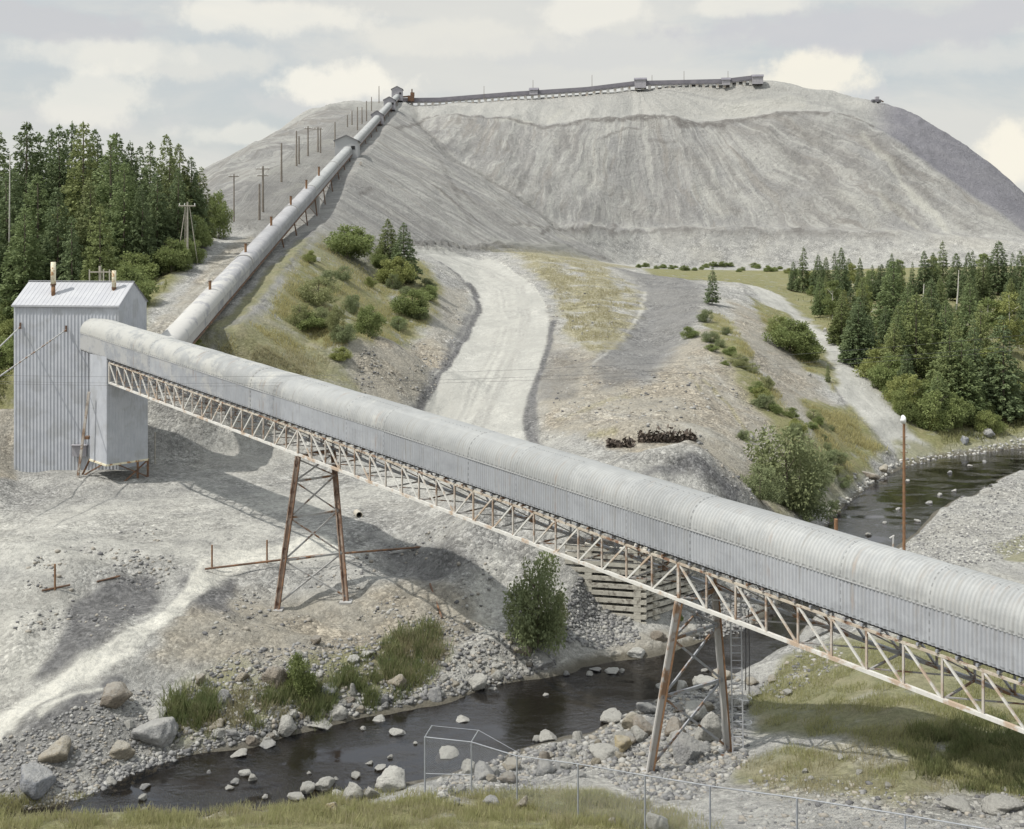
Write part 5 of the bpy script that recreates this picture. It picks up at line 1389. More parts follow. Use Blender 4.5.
for i in range(30):
    px = ff.uniform(-30, 196); d = ff.uniform(158, 185)
    yt = 150 + ff.uniform(-6, 22) + max(0, px - 150) * .55
    plant_top(ff.choice(['spruce', 'spruce', 'fir', 'thin_spruce']), px, yt, d, 'dark conifer deep in the left forest, seen only between the front trees', GL, .85)
fr = [(8, 170, 136, 'spruce', 'dark spruce low in the left forest, at the picture edge'), (38, 172, 134, 'fir', 'broad green fir in front of the second skyline spruce'), (58, 186, 131, 'spruce', 'dark spruce just above the left end of the house roof'), (90, 178, 134, 'spruce', 'dark spruce behind the taller vent pipe'),
      (124, 160, 134, 'fir', 'pale layered fir rising over the right half of the house'), (142, 186, 133, 'spruce', 'dark spruce between the layered fir and the pale pole'), (158, 172, 138, 'spruce', 'dark spruce behind the pale pole with stays'), (178, 168, 140, 'spruce', 'dark spruce over the pale pole, last big one on the right'),
      (100, 203, 122, 'larch', 'pale yellow-green larch standing in front of the dark forest'), (72, 214, 125, 'thin_spruce', 'thin dark young spruce left of the pale larch'), (25, 205, 128, 'fir', 'green fir above the left eave of the house'), (-12, 190, 130, 'spruce', 'dark spruce cut by the left picture edge, lower row')]
for px, yt, d, k, lab in fr: plant_top(k, px, yt, d, lab, GL, .85 if k != 'larch' else .8)
# dead birch stem at the left
p = W(9, 205, 134); z0 = zat(p.x, 134); dt = thing('dead_tree', 'bare white dead birch stem at the left edge of the forest', 'tree', (p.x, 134, z0)); MB().tube([(p.x, 134, z0 - .2), (p.x + .1, 134, W(9, 155, 134).z)], .13, 6, .05).build('trunk', M['birch'], dt)
for i in range(46):
    px = ff.uniform(-40, 205); d = ff.uniform(104, 132) if px < 150 else ff.uniform(118, 150)
    if t2x(d) - (px - 512) / F * d < 7.5: continue
    hh_ = ff.uniform(2.2, 4.6); p = Vector(((px - 512) / F * d, d, 0)); z = zat(p.x, d)
    if -43 < p.x < -28 and d < 99: continue
    plant('bush', (p.x, d, z - .1), hh_, 'round green bush among many on the slope below the left forest', 'bushes below the left forest', ff.uniform(.8, 1.25))
# right forest
GRt = 'forest by the river bend on the right'
sky_r = [(794, 261, .9), (803, 246, 1), (818, 254, 1), (826, 256, .8), (835, 251, .8), (842, 247, .8), (860, 257, .7), (872, 264, .9), (889, 259, .9), (898, 259, .7), (912, 261, .8), (925, 250, .9), (933, 252, .8), (943, 240, 1.05), (957, 252, 1), (967, 252, .8), (973, 250, .9), (983, 254, .9), (998, 240, 1.15), (1012, 252, .8), (1021, 250, .9)]
for i, (px, yt, w) in enumerate(sky_r):
    d = ff.uniform(215, 245); plant_top(['spruce', 'thin_spruce', 'spruce'][i % 3], px, yt, d, f'dark spruce on the right forest skyline against the pile, {ordw[i]} from the left', GRt, w)
for i in range(165):
    px = ff.uniform(800, 1090); py = ff.uniform(278, 425)
    lim = np.interp(px, [800, 830, 870, 905, 940, 1000, 1100], [310, 345, 375, 415, 430, 432, 425])
    if py > lim: continue
    if px > 984 and 364 < py < 402: continue
    if 920 < px < 965 and 296 < py < 325 and ff.random() < .8: continue
    b_ = at(px, py, 118); hp = ff.uniform(36, 58) * (1 + (py - 280) / 190.)
    k = ff.choice(['spruce', 'spruce', 'spruce', 'fir', 'fir', 'thin_spruce', 'birch', 'larch']); hp = ff.uniform(.6, 1.1) * min(hp, py - 249 - ff.uniform(0, 18))
    if hp < 14: continue
    lb_ = {'birch': 'leafy green tree', 'fir': 'mid green fir', 'larch': 'pale green larch'}.get(k, 'dark spruce')
    zone = 'near the river edge' if py > 370 else ('in the middle' if py > 315 else 'at the back, below the skyline trees')
    plant(k, b_ - Vector((0, 0, .1)), hp * b_.y / F, f'{lb_} among others {zone} of right forest', GRt, ff.uniform(.75, 1.25))
for i in range(44):
    px = ff.uniform(880, 1080); py = ff.uniform(np.interp(px, [880, 905, 940, 1080], [370, 395, 405, 395]), np.interp(px, [880, 905, 940, 1000, 1080], [395, 424, 432, 432, 424]))
    b_ = at(px, py, 118); plant('bush', b_ - Vector((0, 0, .1)), ff.uniform(2.2, 4.6) * (.6 if px > 972 else 1), 'green leafy bush in the thicket lining the river below the right forest', 'thicket by the river bend', ff.uniform(.8, 1.2))
for i in range(26):
    t_ = ff.random(); px = np.interp(t_, [0, .5, 1], [792, 850, 905]) + ff.uniform(2, 26); py = np.interp(t_, [0, .5, 1], [292, 345, 425]) - ff.uniform(0, 12)
    b_ = at(px, py, 118); plant('bush', b_ - Vector((0, 0, .1)), ff.uniform(1.4, 3.4), 'low green shrub along the forest side of the pale track', 'shrubs along the pale track', ff.uniform(.8, 1.2))
for px, yb, yt, lab in ((921, 318, 284, 'bare white dead trunk standing left in the right forest clearing'), (956, 312, 270, 'bare white dead trunk, the taller one in the right forest clearing'), (980, 286, 262, 'bare white dead trunk far back among the skyline spruces')):
    b_ = at(px, yb, 140); dt = thing('dead_tree', lab, 'tree', b_); tp = b_ + Vector((.5, 0, (yb - yt) * b_.y / F)); MB().tube([b_ - Vector((0, 0, .2)), b_.lerp(tp, .5) + Vector((.1, 0, 0)), tp], .16, 6, .06).build('trunk', M['birch'], dt)
# knoll in the middle
KN = [('bush', 347, 258, 224, 1.35, 'dense round dark green bush on top of the knoll'), ('spruce', 388, 270, 218, 1.25, 'left and taller of the two knoll conifers'), ('spruce', 404, 282, 222, 1.15, 'right one of the two knoll conifers'), ('bush', 396, 284, 256, 1.1, 'dark bush at the foot of the two knoll conifers'),
      ('bush', 378, 268, 248, .9, 'small bush between the round bush and the conifers'), ('willow', 318, 304, 276, 1.5, 'wide low olive bush on the left side of the knoll'), ('willow', 300, 326, 302, 1.0, 'small shrub on the left lower side of the knoll'), ('bush', 412, 316, 288, 1.2, 'green bush by the knoll edge above the road bank'),
      ('bush', 370, 336, 304, .8, 'upright leafy sapling in the middle of the knoll'), ('willow', 336, 332, 303, .7, 'thin sapling left of the middle of the knoll'), ('willow', 352, 312, 294, 1.0, 'low pale shrub high in the middle of the knoll'), ('bush', 341, 360, 346, 1.3, 'small low bush left of the bare dirt mound'),
      ('willow', 345, 342, 322, 1.2, 'brownish low shrub just above the dirt mound'), ('bush', 195, 353, 338, 1.0, 'little shrub against the foot of the uphill gallery'), ('bush', 310, 262, 250, 1.0, 'low shrub left of the round bush on the knoll'), ('bush', 428, 300, 284, 1.1, 'low shrub at the right rim of the knoll')]
for k, px, yb, yt, w, lab in KN: plant_px(k, px, yb, yt, lab, None, w, 95)
RB = [('willow', 786, 505, 426, .95, 'large loose willow bush at the river bank behind the gallery'), ('willow', 760, 500, 462, 1.1, 'lower willow clump on the left flank of the big bank willow'), ('willow', 806, 520, 480, 1.3, 'small willow at the water edge right of the big bank willow'), ('willow', 800, 500, 455, 1.0, 'willow shoot clump behind the big bank willow'), ('bush', 790, 352, 318, 1.3, 'dark bush on the ridge beside the pale track'), ('bush', 806, 360, 336, 1.2, 'dark bush right beside the pale track, lower one'),
      ('bush', 780, 338, 316, 1.0, 'small dark bush above the two ridge bushes'), ('thin_spruce', 712, 304, 266, 1.1, 'slim sapling standing alone on the ridge top'), ('willow', 705, 322, 308, 1.2, 'low shrub at the foot of the lone ridge sapling'), ('bush', 690, 338, 326, 1.2, 'small green clump at the corner of the gravel ramp'), ('thin_spruce', 828, 382, 362, .8, 'tiny spruce beside the pale track'),
      ('willow', 744, 440, 428, 1.2, 'tiny pale shrub on the tan slope'), ('willow', 538, 648, 555, .64, 'tall dense bush on the rock at the river, below the gallery'), ('willow', 522, 642, 584, .6, 'leafy flank bush left against the tall river bush'), ('willow', 554, 640, 588, .6, 'leafy flank bush right against the tall river bush'), ('bush', 300, 694, 651, .6, 'small round bush among the far bank boulders'),
      ('willow', 480, 800, 792, 1.0, 'tiny weed clump by the fence corner'), ('bush', 483, 795, 790, 1, 'tiny weed beside the fence corner'), ('bush', 678, 620, 612, 1.2, 'tuft of green weeds at the foot of the crib wall')]
for k, px, yb, yt, w, lab in RB[:-3] + RB[-1:]: plant_px(k, px, yb, yt, lab, None, w, 38)
for i in range(22):
    px = 640 + i * 7.5 + ff.uniform(-3, 3); b_ = at(px, 268 + ff.uniform(-2, 4) + max(0, px - 760) * .15, 150)
    plant('bush', b_ - Vector((0, 0, .1)), ff.uniform(.8, 1.9), 'low green shrub in the hedge line below the pile', 'hedge line below the pile', 1.5)

# ------------------------------------------------------------------ grass and weeds (nobody could count them)
M['grass'] = leaf_mat('olive_grass', (.33, .33, .165), (.29, .295, .135), (.39, .36, .21), .45)
M['drygrass'] = leaf_mat('straw_grass', (.36, .325, .20), (.29, .265, .15), (.42, .385, .26), .45)
M['weeds'] = leaf_mat('green_weeds', (.13, .165, .07), (.165, .19, .08), (.23, .215, .12), .4)


def mask_at(mk, px, d):
    j = min(max(np.searchsorted(cols, px) - 1, 0), NC - 1); i = min(max(np.searchsorted(dg, d) - 1, 0), NR - 1)
    return mk[i, j]


def blades(name, polys, n, hmin, hmax, wid, mat, seed, mk=None, lo=34, clump=.0, thr=.25):
    g = np.random.default_rng(seed); B = []; pos = []
    for poly, share in polys:
        xs = [p[0] for p in poly]; ys = [p[1] for p in poly]; cnt = 0; tries = 0
        while cnt < n * share and tries < n * share * 6:
            tries += 1
            px = g.uniform(min(xs), max(xs)); py = g.uniform(min(ys), max(ys)); ins = False
            for k in range(len(poly)):
                ax, ay = poly[k]; bx, by = poly[(k + 1) % len(poly)]
                if (ay > py) != (by > py) and px < (bx - ax) * (py - ay) / (by - ay) + ax: ins = not ins
            if not ins: continue
            px += g.normal(0, 5); py += g.normal(0, 3); q = at(px, py, lo)
            if mk is not None and mask_at(mk, px, q.y) < thr + .4 * g.random(): cnt += .35; continue
            if clump and vnoise(q.x / clump, q.y / clump, seed) < .35 + .2 * g.random(): cnt += .5; continue
            pos.append(q); cnt += 1
    p = np.array(pos); m_ = len(p)
    a = g.uniform(0, 6.28, m_); hgt = g.uniform(hmin, hmax, m_) * (.6 + .7 * vnoise(p[:, 0] / 1.3, p[:, 1] / 1.3, seed + 5)); w = wid * g.uniform(.6, 1.4, m_)
    dx = np.cos(a); dy = np.sin(a); ln = g.normal(0, .35, (m_, 2)) * hgt[:, None]
    Vv = np.empty((m_, 4, 3))
    Vv[:, 0] = p + np.stack([dx * w / 2, dy * w / 2, np.full(m_, -.05)], 1); Vv[:, 1] = p - np.stack([dx * w / 2, dy * w / 2, np.full(m_, .05)], 1)
    tip = p + np.stack([ln[:, 0], ln[:, 1], hgt], 1)
    Vv[:, 2] = tip - np.stack([dx * w / 6, dy * w / 6, np.zeros(m_)], 1); Vv[:, 3] = tip + np.stack([dx * w / 6, dy * w / 6, np.zeros(m_)], 1)
    o = link(name, mesh_from(name, Vv.reshape(-1, 3), np.arange(4 * m_).reshape(m_, 4), mat)); tag(o, kind='stuff')
    return o


fg = [(-20, 829), (-20, 800), (240, 798), (300, 792), (420, 795), (520, 792), (600, 795), (680, 812), (720, 829)]
blades('grass', [(fg, 1.0)], 30000, .10, .32, .026, M['grass'], 1, None, 34, .8)
blades('dry_grass', [(fg, .8), ([(735, 765), (860, 740), (960, 795), (870, 800), (760, 790)], .2)], 14000, .12, .36, .020, M['drygrass'], 2, None, 34, .6)
rg_ = [(735, 700), (790, 648), (1040, 640), (1040, 800), (960, 795), (850, 770), (740, 770)]
blades('grass', [(rg_, 1.0)], 38000, .08, .26, .026, M['grass'], 3, grass, 38, 1.2)
blades('tall_grass', [([(895, 735), (940, 722), (1040, 722), (1040, 800), (975, 792), (920, 775)], 1.0)], 11000, .15, .45, .03, M['weeds'], 4, None, 36, .7)
bank = [([(165, 738), (170, 700), (215, 690), (215, 735)], .22), ([(225, 730), (240, 700), (330, 690), (350, 705), (320, 725)], .26), ([(330, 700), (345, 665), (380, 650), (420, 690), (370, 710)], .26), ([(375, 680), (385, 640), (435, 620), (445, 660), (420, 685)], .26)]
blades('brown_grass', [([(380, 680), (395, 640), (440, 622), (445, 655), (415, 685)], .6), ([(170, 735), (240, 690), (340, 680), (300, 725)], .4)], 4000, .2, .7, .03, M['drygrass'], 15, None, 44, .7)
blades('weeds', bank, 15000, .2, .75, .04, M['weeds'], 5, None, 44, .7)
kn = [(300, 262), (330, 235), (425, 265), (440, 292), (430, 325), (395, 345), (350, 345), (300, 352), (215, 355), (265, 315)]
blades('meadow', [(kn, .55), ([(700, 305), (760, 300), (800, 345), (880, 448), (850, 470), (770, 390)], .45)], 34000, .12, .38, .06, M['grass'], 6, grass, 95, 2.2)
blades('straw', [([(515, 252), (620, 270), (640, 300), (595, 352), (560, 320)], .75), ([(230, 360), (300, 335), (385, 395), (300, 390)], .25)], 14000, .12, .35, .06, M['drygrass'], 7, dry, 95, 2.5)
blades('meadow', [([(790, 285), (1040, 275), (1040, 432), (930, 446), (880, 385)], .7), ([(-20, 250), (190, 240), (140, 330), (140, 350), (16, 400), (-20, 410)], .3)], 20000, .25, .7, .10, M['weeds'], 8, grass, 104, 3)
kb = random.Random(77); kpoly = [(318, 300), (345, 268), (420, 275), (432, 300), (400, 335), (340, 338)]
for i in range(24):
    px = kb.uniform(300, 432); py = kb.uniform(272, 340)
    if py > np.interp(px, [300, 345, 400, 432], [330, 345, 340, 315]): continue
    b_ = at(px, py, 95); plant(kb.choice(['willow', 'bush', 'willow']), b_ - Vector((0, 0, .1)), kb.uniform(.9, 2.2), 'small shrub among the many scattered over the grassy knoll', 'shrubs scattered on the knoll', kb.uniform(.9, 1.5))
for i in range(26):
    px = kb.uniform(705, 850); py = np.interp(px, [705, 760, 850], [318, 385, 455]) + kb.uniform(-12, 25)
    b_ = at(px, py, 85); plant(kb.choice(['willow', 'willow', 'bush']), b_ - Vector((0, 0, .1)), kb.uniform(.5, 1.5), 'tiny shrub among the scrub on the ridge slope by the bend', 'scrub on the ridge slope', kb.uniform(1.0, 1.6))
for i in range(16):
    px = kb.uniform(775, 850); py = kb.uniform(470, 512); 
    if py < np.interp(px, [775, 850], [480, 470]): continue
    b_ = at(px, py, 70); plant('willow', b_ - Vector((0, 0, .1)), kb.uniform(.6, 1.5), 'small grey green shrub at the foot of the big bank willow', 'shrubs below the bank willow', kb.uniform(1.0, 1.6))
# dark uprooted brush on the tan flat
g = np.random.default_rng(9)
for x0, x1, y, lab in ((607, 634, 446, 'smaller dark heap of dead brush on the tan flat'), (638, 696, 441, 'longer dark heap of dead brush on the tan flat')):
    b_ = at((x0 + x1) / 2, y, 90); n = int((x1 - x0) * 9); C = []
    for i in range(n):
        q = at(g.uniform(x0, x1), y + g.uniform(-1.5, 2), 90); C.append((q.x, q.y, q.z + abs(g.normal(0, .35)) * (.5 + vnoise(np.array([q.x * .8]), np.array([0.]))[0])))
    C = np.array(C) - np.array(b_)
    o = link('brush_heap', leaves_mesh('brush_heap', C, g.uniform(.25, .6, n), g.normal(0, 1, (n, 3)), simple('dead_dark_brush', (.13, .105, .085), (.08, .065, .055), 5, .9), 5), None, b_); tag(o, lab, 'brush')
# ------------------------------------------------------------------ boulders
def ico(sub):
    import bmesh
    bm = bmesh.new(); bmesh.ops.create_icosphere(bm, subdivisions=sub, radius=1.0)
    V_ = np.array([v.co[:] for v in bm.verts]); F_ = np.array([[v.index for v in f.verts] for f in bm.faces]); bm.free()
    return V_, F_


def rock_shape(V_, seed, K=13, rough=.16, lo=.5):
    g = np.random.default_rng(seed)
    n = g.normal(0, 1, (K, 3)); n /= np.linalg.norm(n, axis=1)[:, None]; d = g.uniform(lo, 1.0, K)
    q = V_ @ n.T; r = np.where(q > .05, d[None] / np.maximum(q, .05), 9).min(1); r = np.minimum(r, 1.15)
    out = V_ * r[:, None]
    out *= (1 + rough * (fbm(out[:, 0] * 3.0 + seed, out[:, 1] * 3.0 + out[:, 2] * 2.3, seed, 4, .65)))[:, None]
    return out


def rock_mat(name, c1, c2, c3, lo=.5):
    m, t, b = new_mat(name)
    tc = t.new('ShaderNodeTexCoord').outputs['Object']; oi = t.new('ShaderNodeObjectInfo')
    v = t.new('ShaderNodeVectorMath', operation='ADD'); t.lk(tc, v.inputs[0]); t.lk(oi.outputs['Random'], v.inputs[1])
    n1 = t.noise(v.outputs[0], 1.6, 7, .65); n2 = t.noise(v.outputs[0], 6, 6, .7)
    col = t.mix(t.ramp(n1, .35, .65), c1, c2); col = t.mix(t.math('MULTIPLY', t.ramp(n2, lo, lo + .16), .6), col, c3)
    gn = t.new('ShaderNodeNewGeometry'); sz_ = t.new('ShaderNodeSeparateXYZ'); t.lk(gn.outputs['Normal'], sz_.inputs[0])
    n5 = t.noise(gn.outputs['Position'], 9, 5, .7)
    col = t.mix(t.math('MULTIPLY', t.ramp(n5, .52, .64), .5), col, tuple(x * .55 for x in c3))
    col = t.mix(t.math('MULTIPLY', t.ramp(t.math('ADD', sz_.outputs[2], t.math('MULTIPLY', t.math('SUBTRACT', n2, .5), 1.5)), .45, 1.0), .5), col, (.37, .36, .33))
    t.lk(col, b.inputs['Base Color']); b.inputs['Roughness'].default_value = .9; b.inputs['Specular IOR Level'].default_value = .2
    bn = t.new('ShaderNodeBump'); bn.inputs['Strength'].default_value = .9; bn.inputs['Distance'].default_value = .2
    t.lk(n2, bn.inputs['Height']); t.lk(bn.outputs[0], b.inputs['Normal'])
    return m


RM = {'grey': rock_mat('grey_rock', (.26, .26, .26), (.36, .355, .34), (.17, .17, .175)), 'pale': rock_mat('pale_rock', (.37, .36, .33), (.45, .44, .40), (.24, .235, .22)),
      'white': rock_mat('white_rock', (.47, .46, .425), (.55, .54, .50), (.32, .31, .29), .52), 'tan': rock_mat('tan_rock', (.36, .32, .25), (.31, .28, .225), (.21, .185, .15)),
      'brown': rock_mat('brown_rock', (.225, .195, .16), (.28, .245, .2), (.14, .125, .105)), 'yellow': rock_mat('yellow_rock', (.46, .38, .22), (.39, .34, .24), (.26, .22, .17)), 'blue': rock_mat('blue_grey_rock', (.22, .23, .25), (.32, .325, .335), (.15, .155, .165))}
V3, F3 = ico(4)
RS = {}
def rock_mesh(k, c):
    key = (k, c)
    if key not in RS:
        RS[key] = mesh_from('boulder', rock_shape(V3, 40 + k), F3, RM[c], False)
    return RS[key]


NB = [0]
def boulder(px, py, w, h, c, label, group=None, water=False, lo=36, name='boulder'):
    """stone centred on the photo position, w x h pixels large"""
    k = NB[0]; NB[0] += 1
    b_ = at(px, min(py + h * .42, 832), lo)
    if water: b_ = W(px, py, (H - .05) * F / (py + h * .3 - HZ)); b_.z = 0
    s = b_.y / F; sx = w * s / 2 * 1.08; sz = max(h * s / 2 * 1.15, .06)
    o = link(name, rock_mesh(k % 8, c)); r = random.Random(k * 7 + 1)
    sy = sx * r.uniform(.75, 1.1)
    o.scale = (sx, sy, sz * 1.1); o.location = (b_.x, b_.y + sy * .4, b_.z + sz * (.45 if not water else .3)); o.rotation_euler = (r.uniform(-.12, .12), r.uniform(-.12, .12), r.choice([0, 3.1416]) + r.uniform(-.5, .5))
    tag(o, label, 'stone' if w < 14 else 'boulder', group)
    return o


BL = [(152, 733, 47, 30, 'grey', 'big dark grey boulder by the water with a white block on its back'), (156, 714, 20, 11, 'white', 'white block resting against the top of the big grey boulder'), (56, 752, 30, 26, 'tan', 'angular tan boulder with a flat sloping face on the left bank'),
      (35, 781, 34, 31, 'blue', 'rounded blue-grey boulder lowest on the left bank'), (119, 751, 25, 15, 'tan', 'flat tan slab left of the big grey boulder'), (112, 697, 30, 20, 'brown', 'brown boulder half buried in the scree above the big grey one'), (224, 698, 15, 19, 'grey', 'upright grey stone at the right end of the weed patch'),
      (241, 676, 14, 12, 'tan', 'tan stone high above the weeds on the far bank'), (200, 679, 13, 15, 'tan', 'pointed tan stone above the left weed patch'), (179, 691, 12, 8, 'white', 'flat white stone above the left weed patch'), (217, 725, 17, 11, 'tan', 'tan stone below the weeds at the far shore'), (232, 732, 12, 9, 'grey', 'grey stone at the far shore just right of the tan one'),
      (128, 724, 10, 7, 'white', 'small white stone left of the white block'), (285, 727, 18, 17, 'pale', 'pale round boulder at the far waterline, below the round bush'), (337, 713, 22, 15, 'pale', 'pale slab boulder at the far waterline, right of the round one'), (320, 725, 24, 8, 'pale', 'long low pale stone at the waterline below the slab'), (328, 690, 21, 18, 'blue', 'leaning blue-grey boulder right of the round bush'),
      (275, 678, 27, 21, 'brown', 'brown boulder left of the round bush'), (398, 682, 20, 16, 'tan', 'tan boulder under the tall weeds'), (477, 682, 19, 17, 'pale', 'pale grey boulder near the bend of the far shore'), (436, 694, 16, 12, 'grey', 'grey stone right of the tall weeds at the shore'), (497, 677, 11, 9, 'pale', 'pale stone at the very end of the far shore rubble'), (493, 690, 10, 6, 'white', 'white stone at the waterline near the bend'),
      (366, 653, 16, 8, 'white', 'flat white block on the rubble slope, right one'), (353, 659, 15, 9, 'white', 'flat white block on the rubble slope, left one'), (353, 690, 8, 12, 'pale', 'thin upright pale stone left of the tall weeds'), (300, 655, 12, 9, 'pale', 'pale stone above the round bush'), (315, 640, 11, 10, 'brown', 'dark stone in the hollow of the rubble slope'),
      (380, 718, 13, 5, 'white', 'white stone in midstream nearest the far shore'), (363, 728, 6, 4, 'white', 'small white dot stone in midstream'), (397, 732, 17, 7, 'white', 'long white stone with a dark shadow in midstream'), (463, 719, 13, 6, 'white', 'white stone in the water right of midstream'), (380, 767, 12, 5, 'white', 'flat white stone before the stone cairn'), (390, 756, 7, 4, 'pale', 'small pale stone above the stone cairn'),
      (370, 762, 8, 4, 'pale', 'small pale stone left above the cairn'), (355, 775, 9, 6, 'pale', 'round pale stone left of the cairn'), (395, 767, 11, 9, 'white', 'round white stone balanced on the white pyramid rock'), (391, 782, 30, 21, 'white', 'white pyramid rock at the near shore'), (353, 793, 22, 19, 'pale', 'pale grey boulder left beside the white pyramid rock'), (370, 792, 16, 15, 'pale', 'pale rock wedged between the white pyramid and its neighbour'),
      (307, 787, 19, 14, 'pale', 'pale boulder in the shallows, left of two'), (323, 784, 22, 11, 'pale', 'pale boulder in the shallows, right of two'), (337, 794, 14, 8, 'white', 'white flat stone below the two shallows boulders'), (296, 796, 16, 7, 'pale', 'flat stone left of the two shallows boulders'), (332, 809, 16, 11, 'yellow', 'yellow stone in the foreground grass'), (447, 759, 28, 17, 'pale', 'pale boulder just inside the fence corner'),
      (470, 768, 18, 16, 'pale', 'pale rock right of the fence corner boulder'), (485, 772, 20, 18, 'grey', 'grey rock second right of the fence corner boulder'), (611, 717, 27, 11, 'pale', 'flat pale boulder at the water end of the riprap'), (632, 722, 24, 16, 'tan', 'orange-tan boulder in the riprap'), (643, 728, 26, 20, 'brown', 'brown boulder leaning on the orange-tan one'), (647, 708, 19, 12, 'grey', 'grey boulder highest in the riprap by the water'),
      (621, 745, 22, 15, 'yellow', 'yellow boulder in the riprap left of the tower'), (604, 755, 32, 10, 'pale', 'long pale slab below the yellow boulder'), (622, 736, 18, 10, 'pale', 'pale stone above the yellow boulder'), (677, 728, 20, 20, 'brown', 'rust-stained boulder between the tower legs'), (697, 713, 28, 22, 'pale', 'pale boulder inside the tower, upper one'), (709, 730, 33, 28, 'pale', 'large pale boulder inside the tower by its right leg'),
      (688, 748, 38, 27, 'grey', 'large grey boulder at the foot between the tower legs'), (704, 684, 22, 14, 'pale', 'pale boulder at the waterline behind the tower'), (682, 687, 12, 12, 'white', 'white round stone at the waterline behind the tower'), (660, 690, 12, 10, 'pale', 'pale stone left of the white waterline stone'), (725, 676, 24, 11, 'tan', 'low tan boulder behind the ladder'), (549, 737, 18, 10, 'pale', 'pale rock at the left end of the riprap'),
      (537, 739, 11, 9, 'pale', 'small pale rock ending the riprap on the left'), (578, 738, 14, 9, 'pale', 'pale rock midway along the riprap edge'), (523, 803, 12, 13, 'tan', 'tan rock by the second fence post'), (658, 822, 22, 24, 'white', 'white jagged rock standing by the fence'), (613, 822, 10, 6, 'tan', 'small tan stone in the grass left of the jagged rock'), (694, 632, 15, 13, 'pale', 'round pale boulder on the sandbar under the gallery'),
      (659, 636, 16, 11, 'brown', 'dark boulder on the sandbar'), (544, 660, 24, 15, 'grey', 'grey boulder below the tall river bush'), (523, 650, 24, 13, 'brown', 'brown boulder left under the tall river bush'), (636, 653, 22, 9, 'white', 'flat white patch of stone at the sandbar tip'), (884, 469, 13, 9, 'tan', 'tan stone at the far bend of the river'), (870, 475, 17, 9, 'brown', 'brown boulder at the far bend of the river'), (965, 440, 10, 8, 'blue', 'blue-grey stone below the right thicket'), (988, 433, 12, 8, 'grey', 'grey stone at the right end of the thicket'),
      (809, 374, 5, 4, 'pale', 'pale stone beside the pale track, upper one'), (796, 428, 7, 4, 'pale', 'pale stone on the green ridge slope'), (851, 358, 5, 5, 'white', 'white stone on the forest side of the pale track'), (825, 330, 5, 4, 'white', 'white stone on the forest side high up the track'), (842, 500, 9, 6, 'pale', 'pale stone at the left waterline of the bend'), (835, 512, 12, 7, 'brown', 'dark stone at the left waterline of the bend'), (1004, 806, 44, 13, 'pale', 'pale rock ledge at the lower right corner'),
      (962, 808, 30, 8, 'pale', 'flat pale ledge left of the corner ledge'), (860, 772, 8, 5, 'white', 'small white stone in the right grass'), (842, 757, 7, 6, 'white', 'white stone at the shadow edge in the right grass'), (888, 785, 8, 5, 'pale', 'pale stone low in the right grass'), (805, 771, 7, 5, 'white', 'white stone left in the right grass')]
inw = {380, 363, 397, 463, 355, 370, 390}
for px, py, w, h, c, lab in BL:
    wt = lab.find('midstream') >= 0 or lab.find('in the water') >= 0 or lab.find('shallows') >= 0 or lab.find('cairn') >= 0
    if 'balanced' in lab:
        o = boulder(px, py, w, h, c, lab); pr_ = [q for q in bpy.data.objects if q.get('label') == 'white pyramid rock at the near shore']
        continue
    boulder(px, py, w, h, c, lab, None, wt)
# pale stones breaking the river surface, and ordinary bank boulders
g = np.random.default_rng(21)
for px, py, w, h in [(240, 753, 17, 7), (245, 772, 12, 7), (252, 777, 9, 7), (235, 781, 9, 5), (229, 787, 10, 4), (144, 785, 11, 7), (142, 797, 9, 7), (143, 809, 9, 4), (149, 815, 8, 4), (266, 744, 16, 5), (209, 771, 5, 3), (265, 796, 6, 4), (309, 772, 5, 3), (336, 668 + 110, 5, 3), (415, 742, 5, 3), (590, 673, 8, 4), (597, 669, 12, 4), (612, 671, 14, 5), (622, 670, 6, 4), (566, 673, 6, 4), (546, 694, 6, 3), (705, 669, 9, 4), (908, 480, 5, 3), (950, 472, 6, 3), (930, 502, 7, 3), (918, 520, 6, 3), (940, 494, 5, 3), (869, 534, 6, 3), (885, 522, 5, 3), (898, 508, 5, 3), (970, 465, 6, 2), (985, 461, 5, 2), (955, 490, 5, 3)]:
    boulder(px, py, w, h, g.choice(['pale', 'pale', 'grey', 'white']), 'pale stone breaking the surface of the river', 'stones in the river', True)
shx = np.interp
for i in range(66):
    px = g.uniform(90, 555); sy = np.interp(px, [60, 110, 150, 200, 256, 300, 340, 400, 450, 490, 557], [808, 785, 764, 752, 745, 729, 720, 707, 700, 688, 668])
    off = abs(g.normal(0, 14)); w = 5 + 9 * g.random() ** 2; boulder(px, sy - off - 2, w, w * g.uniform(.5, .85), g.choice(['pale', 'pale', 'white', 'grey', 'tan', 'brown']), 'ordinary stone in the rocky strip along the far shore', 'stones along the far shore')
for i in range(46):
    t_ = g.random(); px = np.interp(t_, [0, .3, .6, 1], [440, 560, 660, 780]) + g.uniform(-20, 20); py = np.interp(px, [440, 520, 590, 660, 700, 780], [782, 757, 742, 708, 698, 668]) + abs(g.normal(0, 15)) + 3
    w = g.uniform(7, 20); boulder(px, py, w, w * g.uniform(.5, .8), g.choice(['pale', 'pale', 'grey', 'tan', 'brown', 'grey']), 'ordinary grey or tan stone in the riprap bank before the trestle tower', 'riprap stones by the tower')
for i in range(40):
    t_ = g.random(); px = np.interp(t_, [0, 1], [752, 900]) + g.uniform(-10, 8); py = np.interp(px, [752, 800, 830, 860, 900], [630, 570, 520, 493, 468]) - abs(g.normal(0, 12)); w = g.uniform(2.5, 6.5)
    boulder(px, py, w, w * .6, g.choice(['pale', 'pale', 'white', 'tan']), 'small pale stone along the left shore of the river bend', 'stones at the river bend', False, 60)

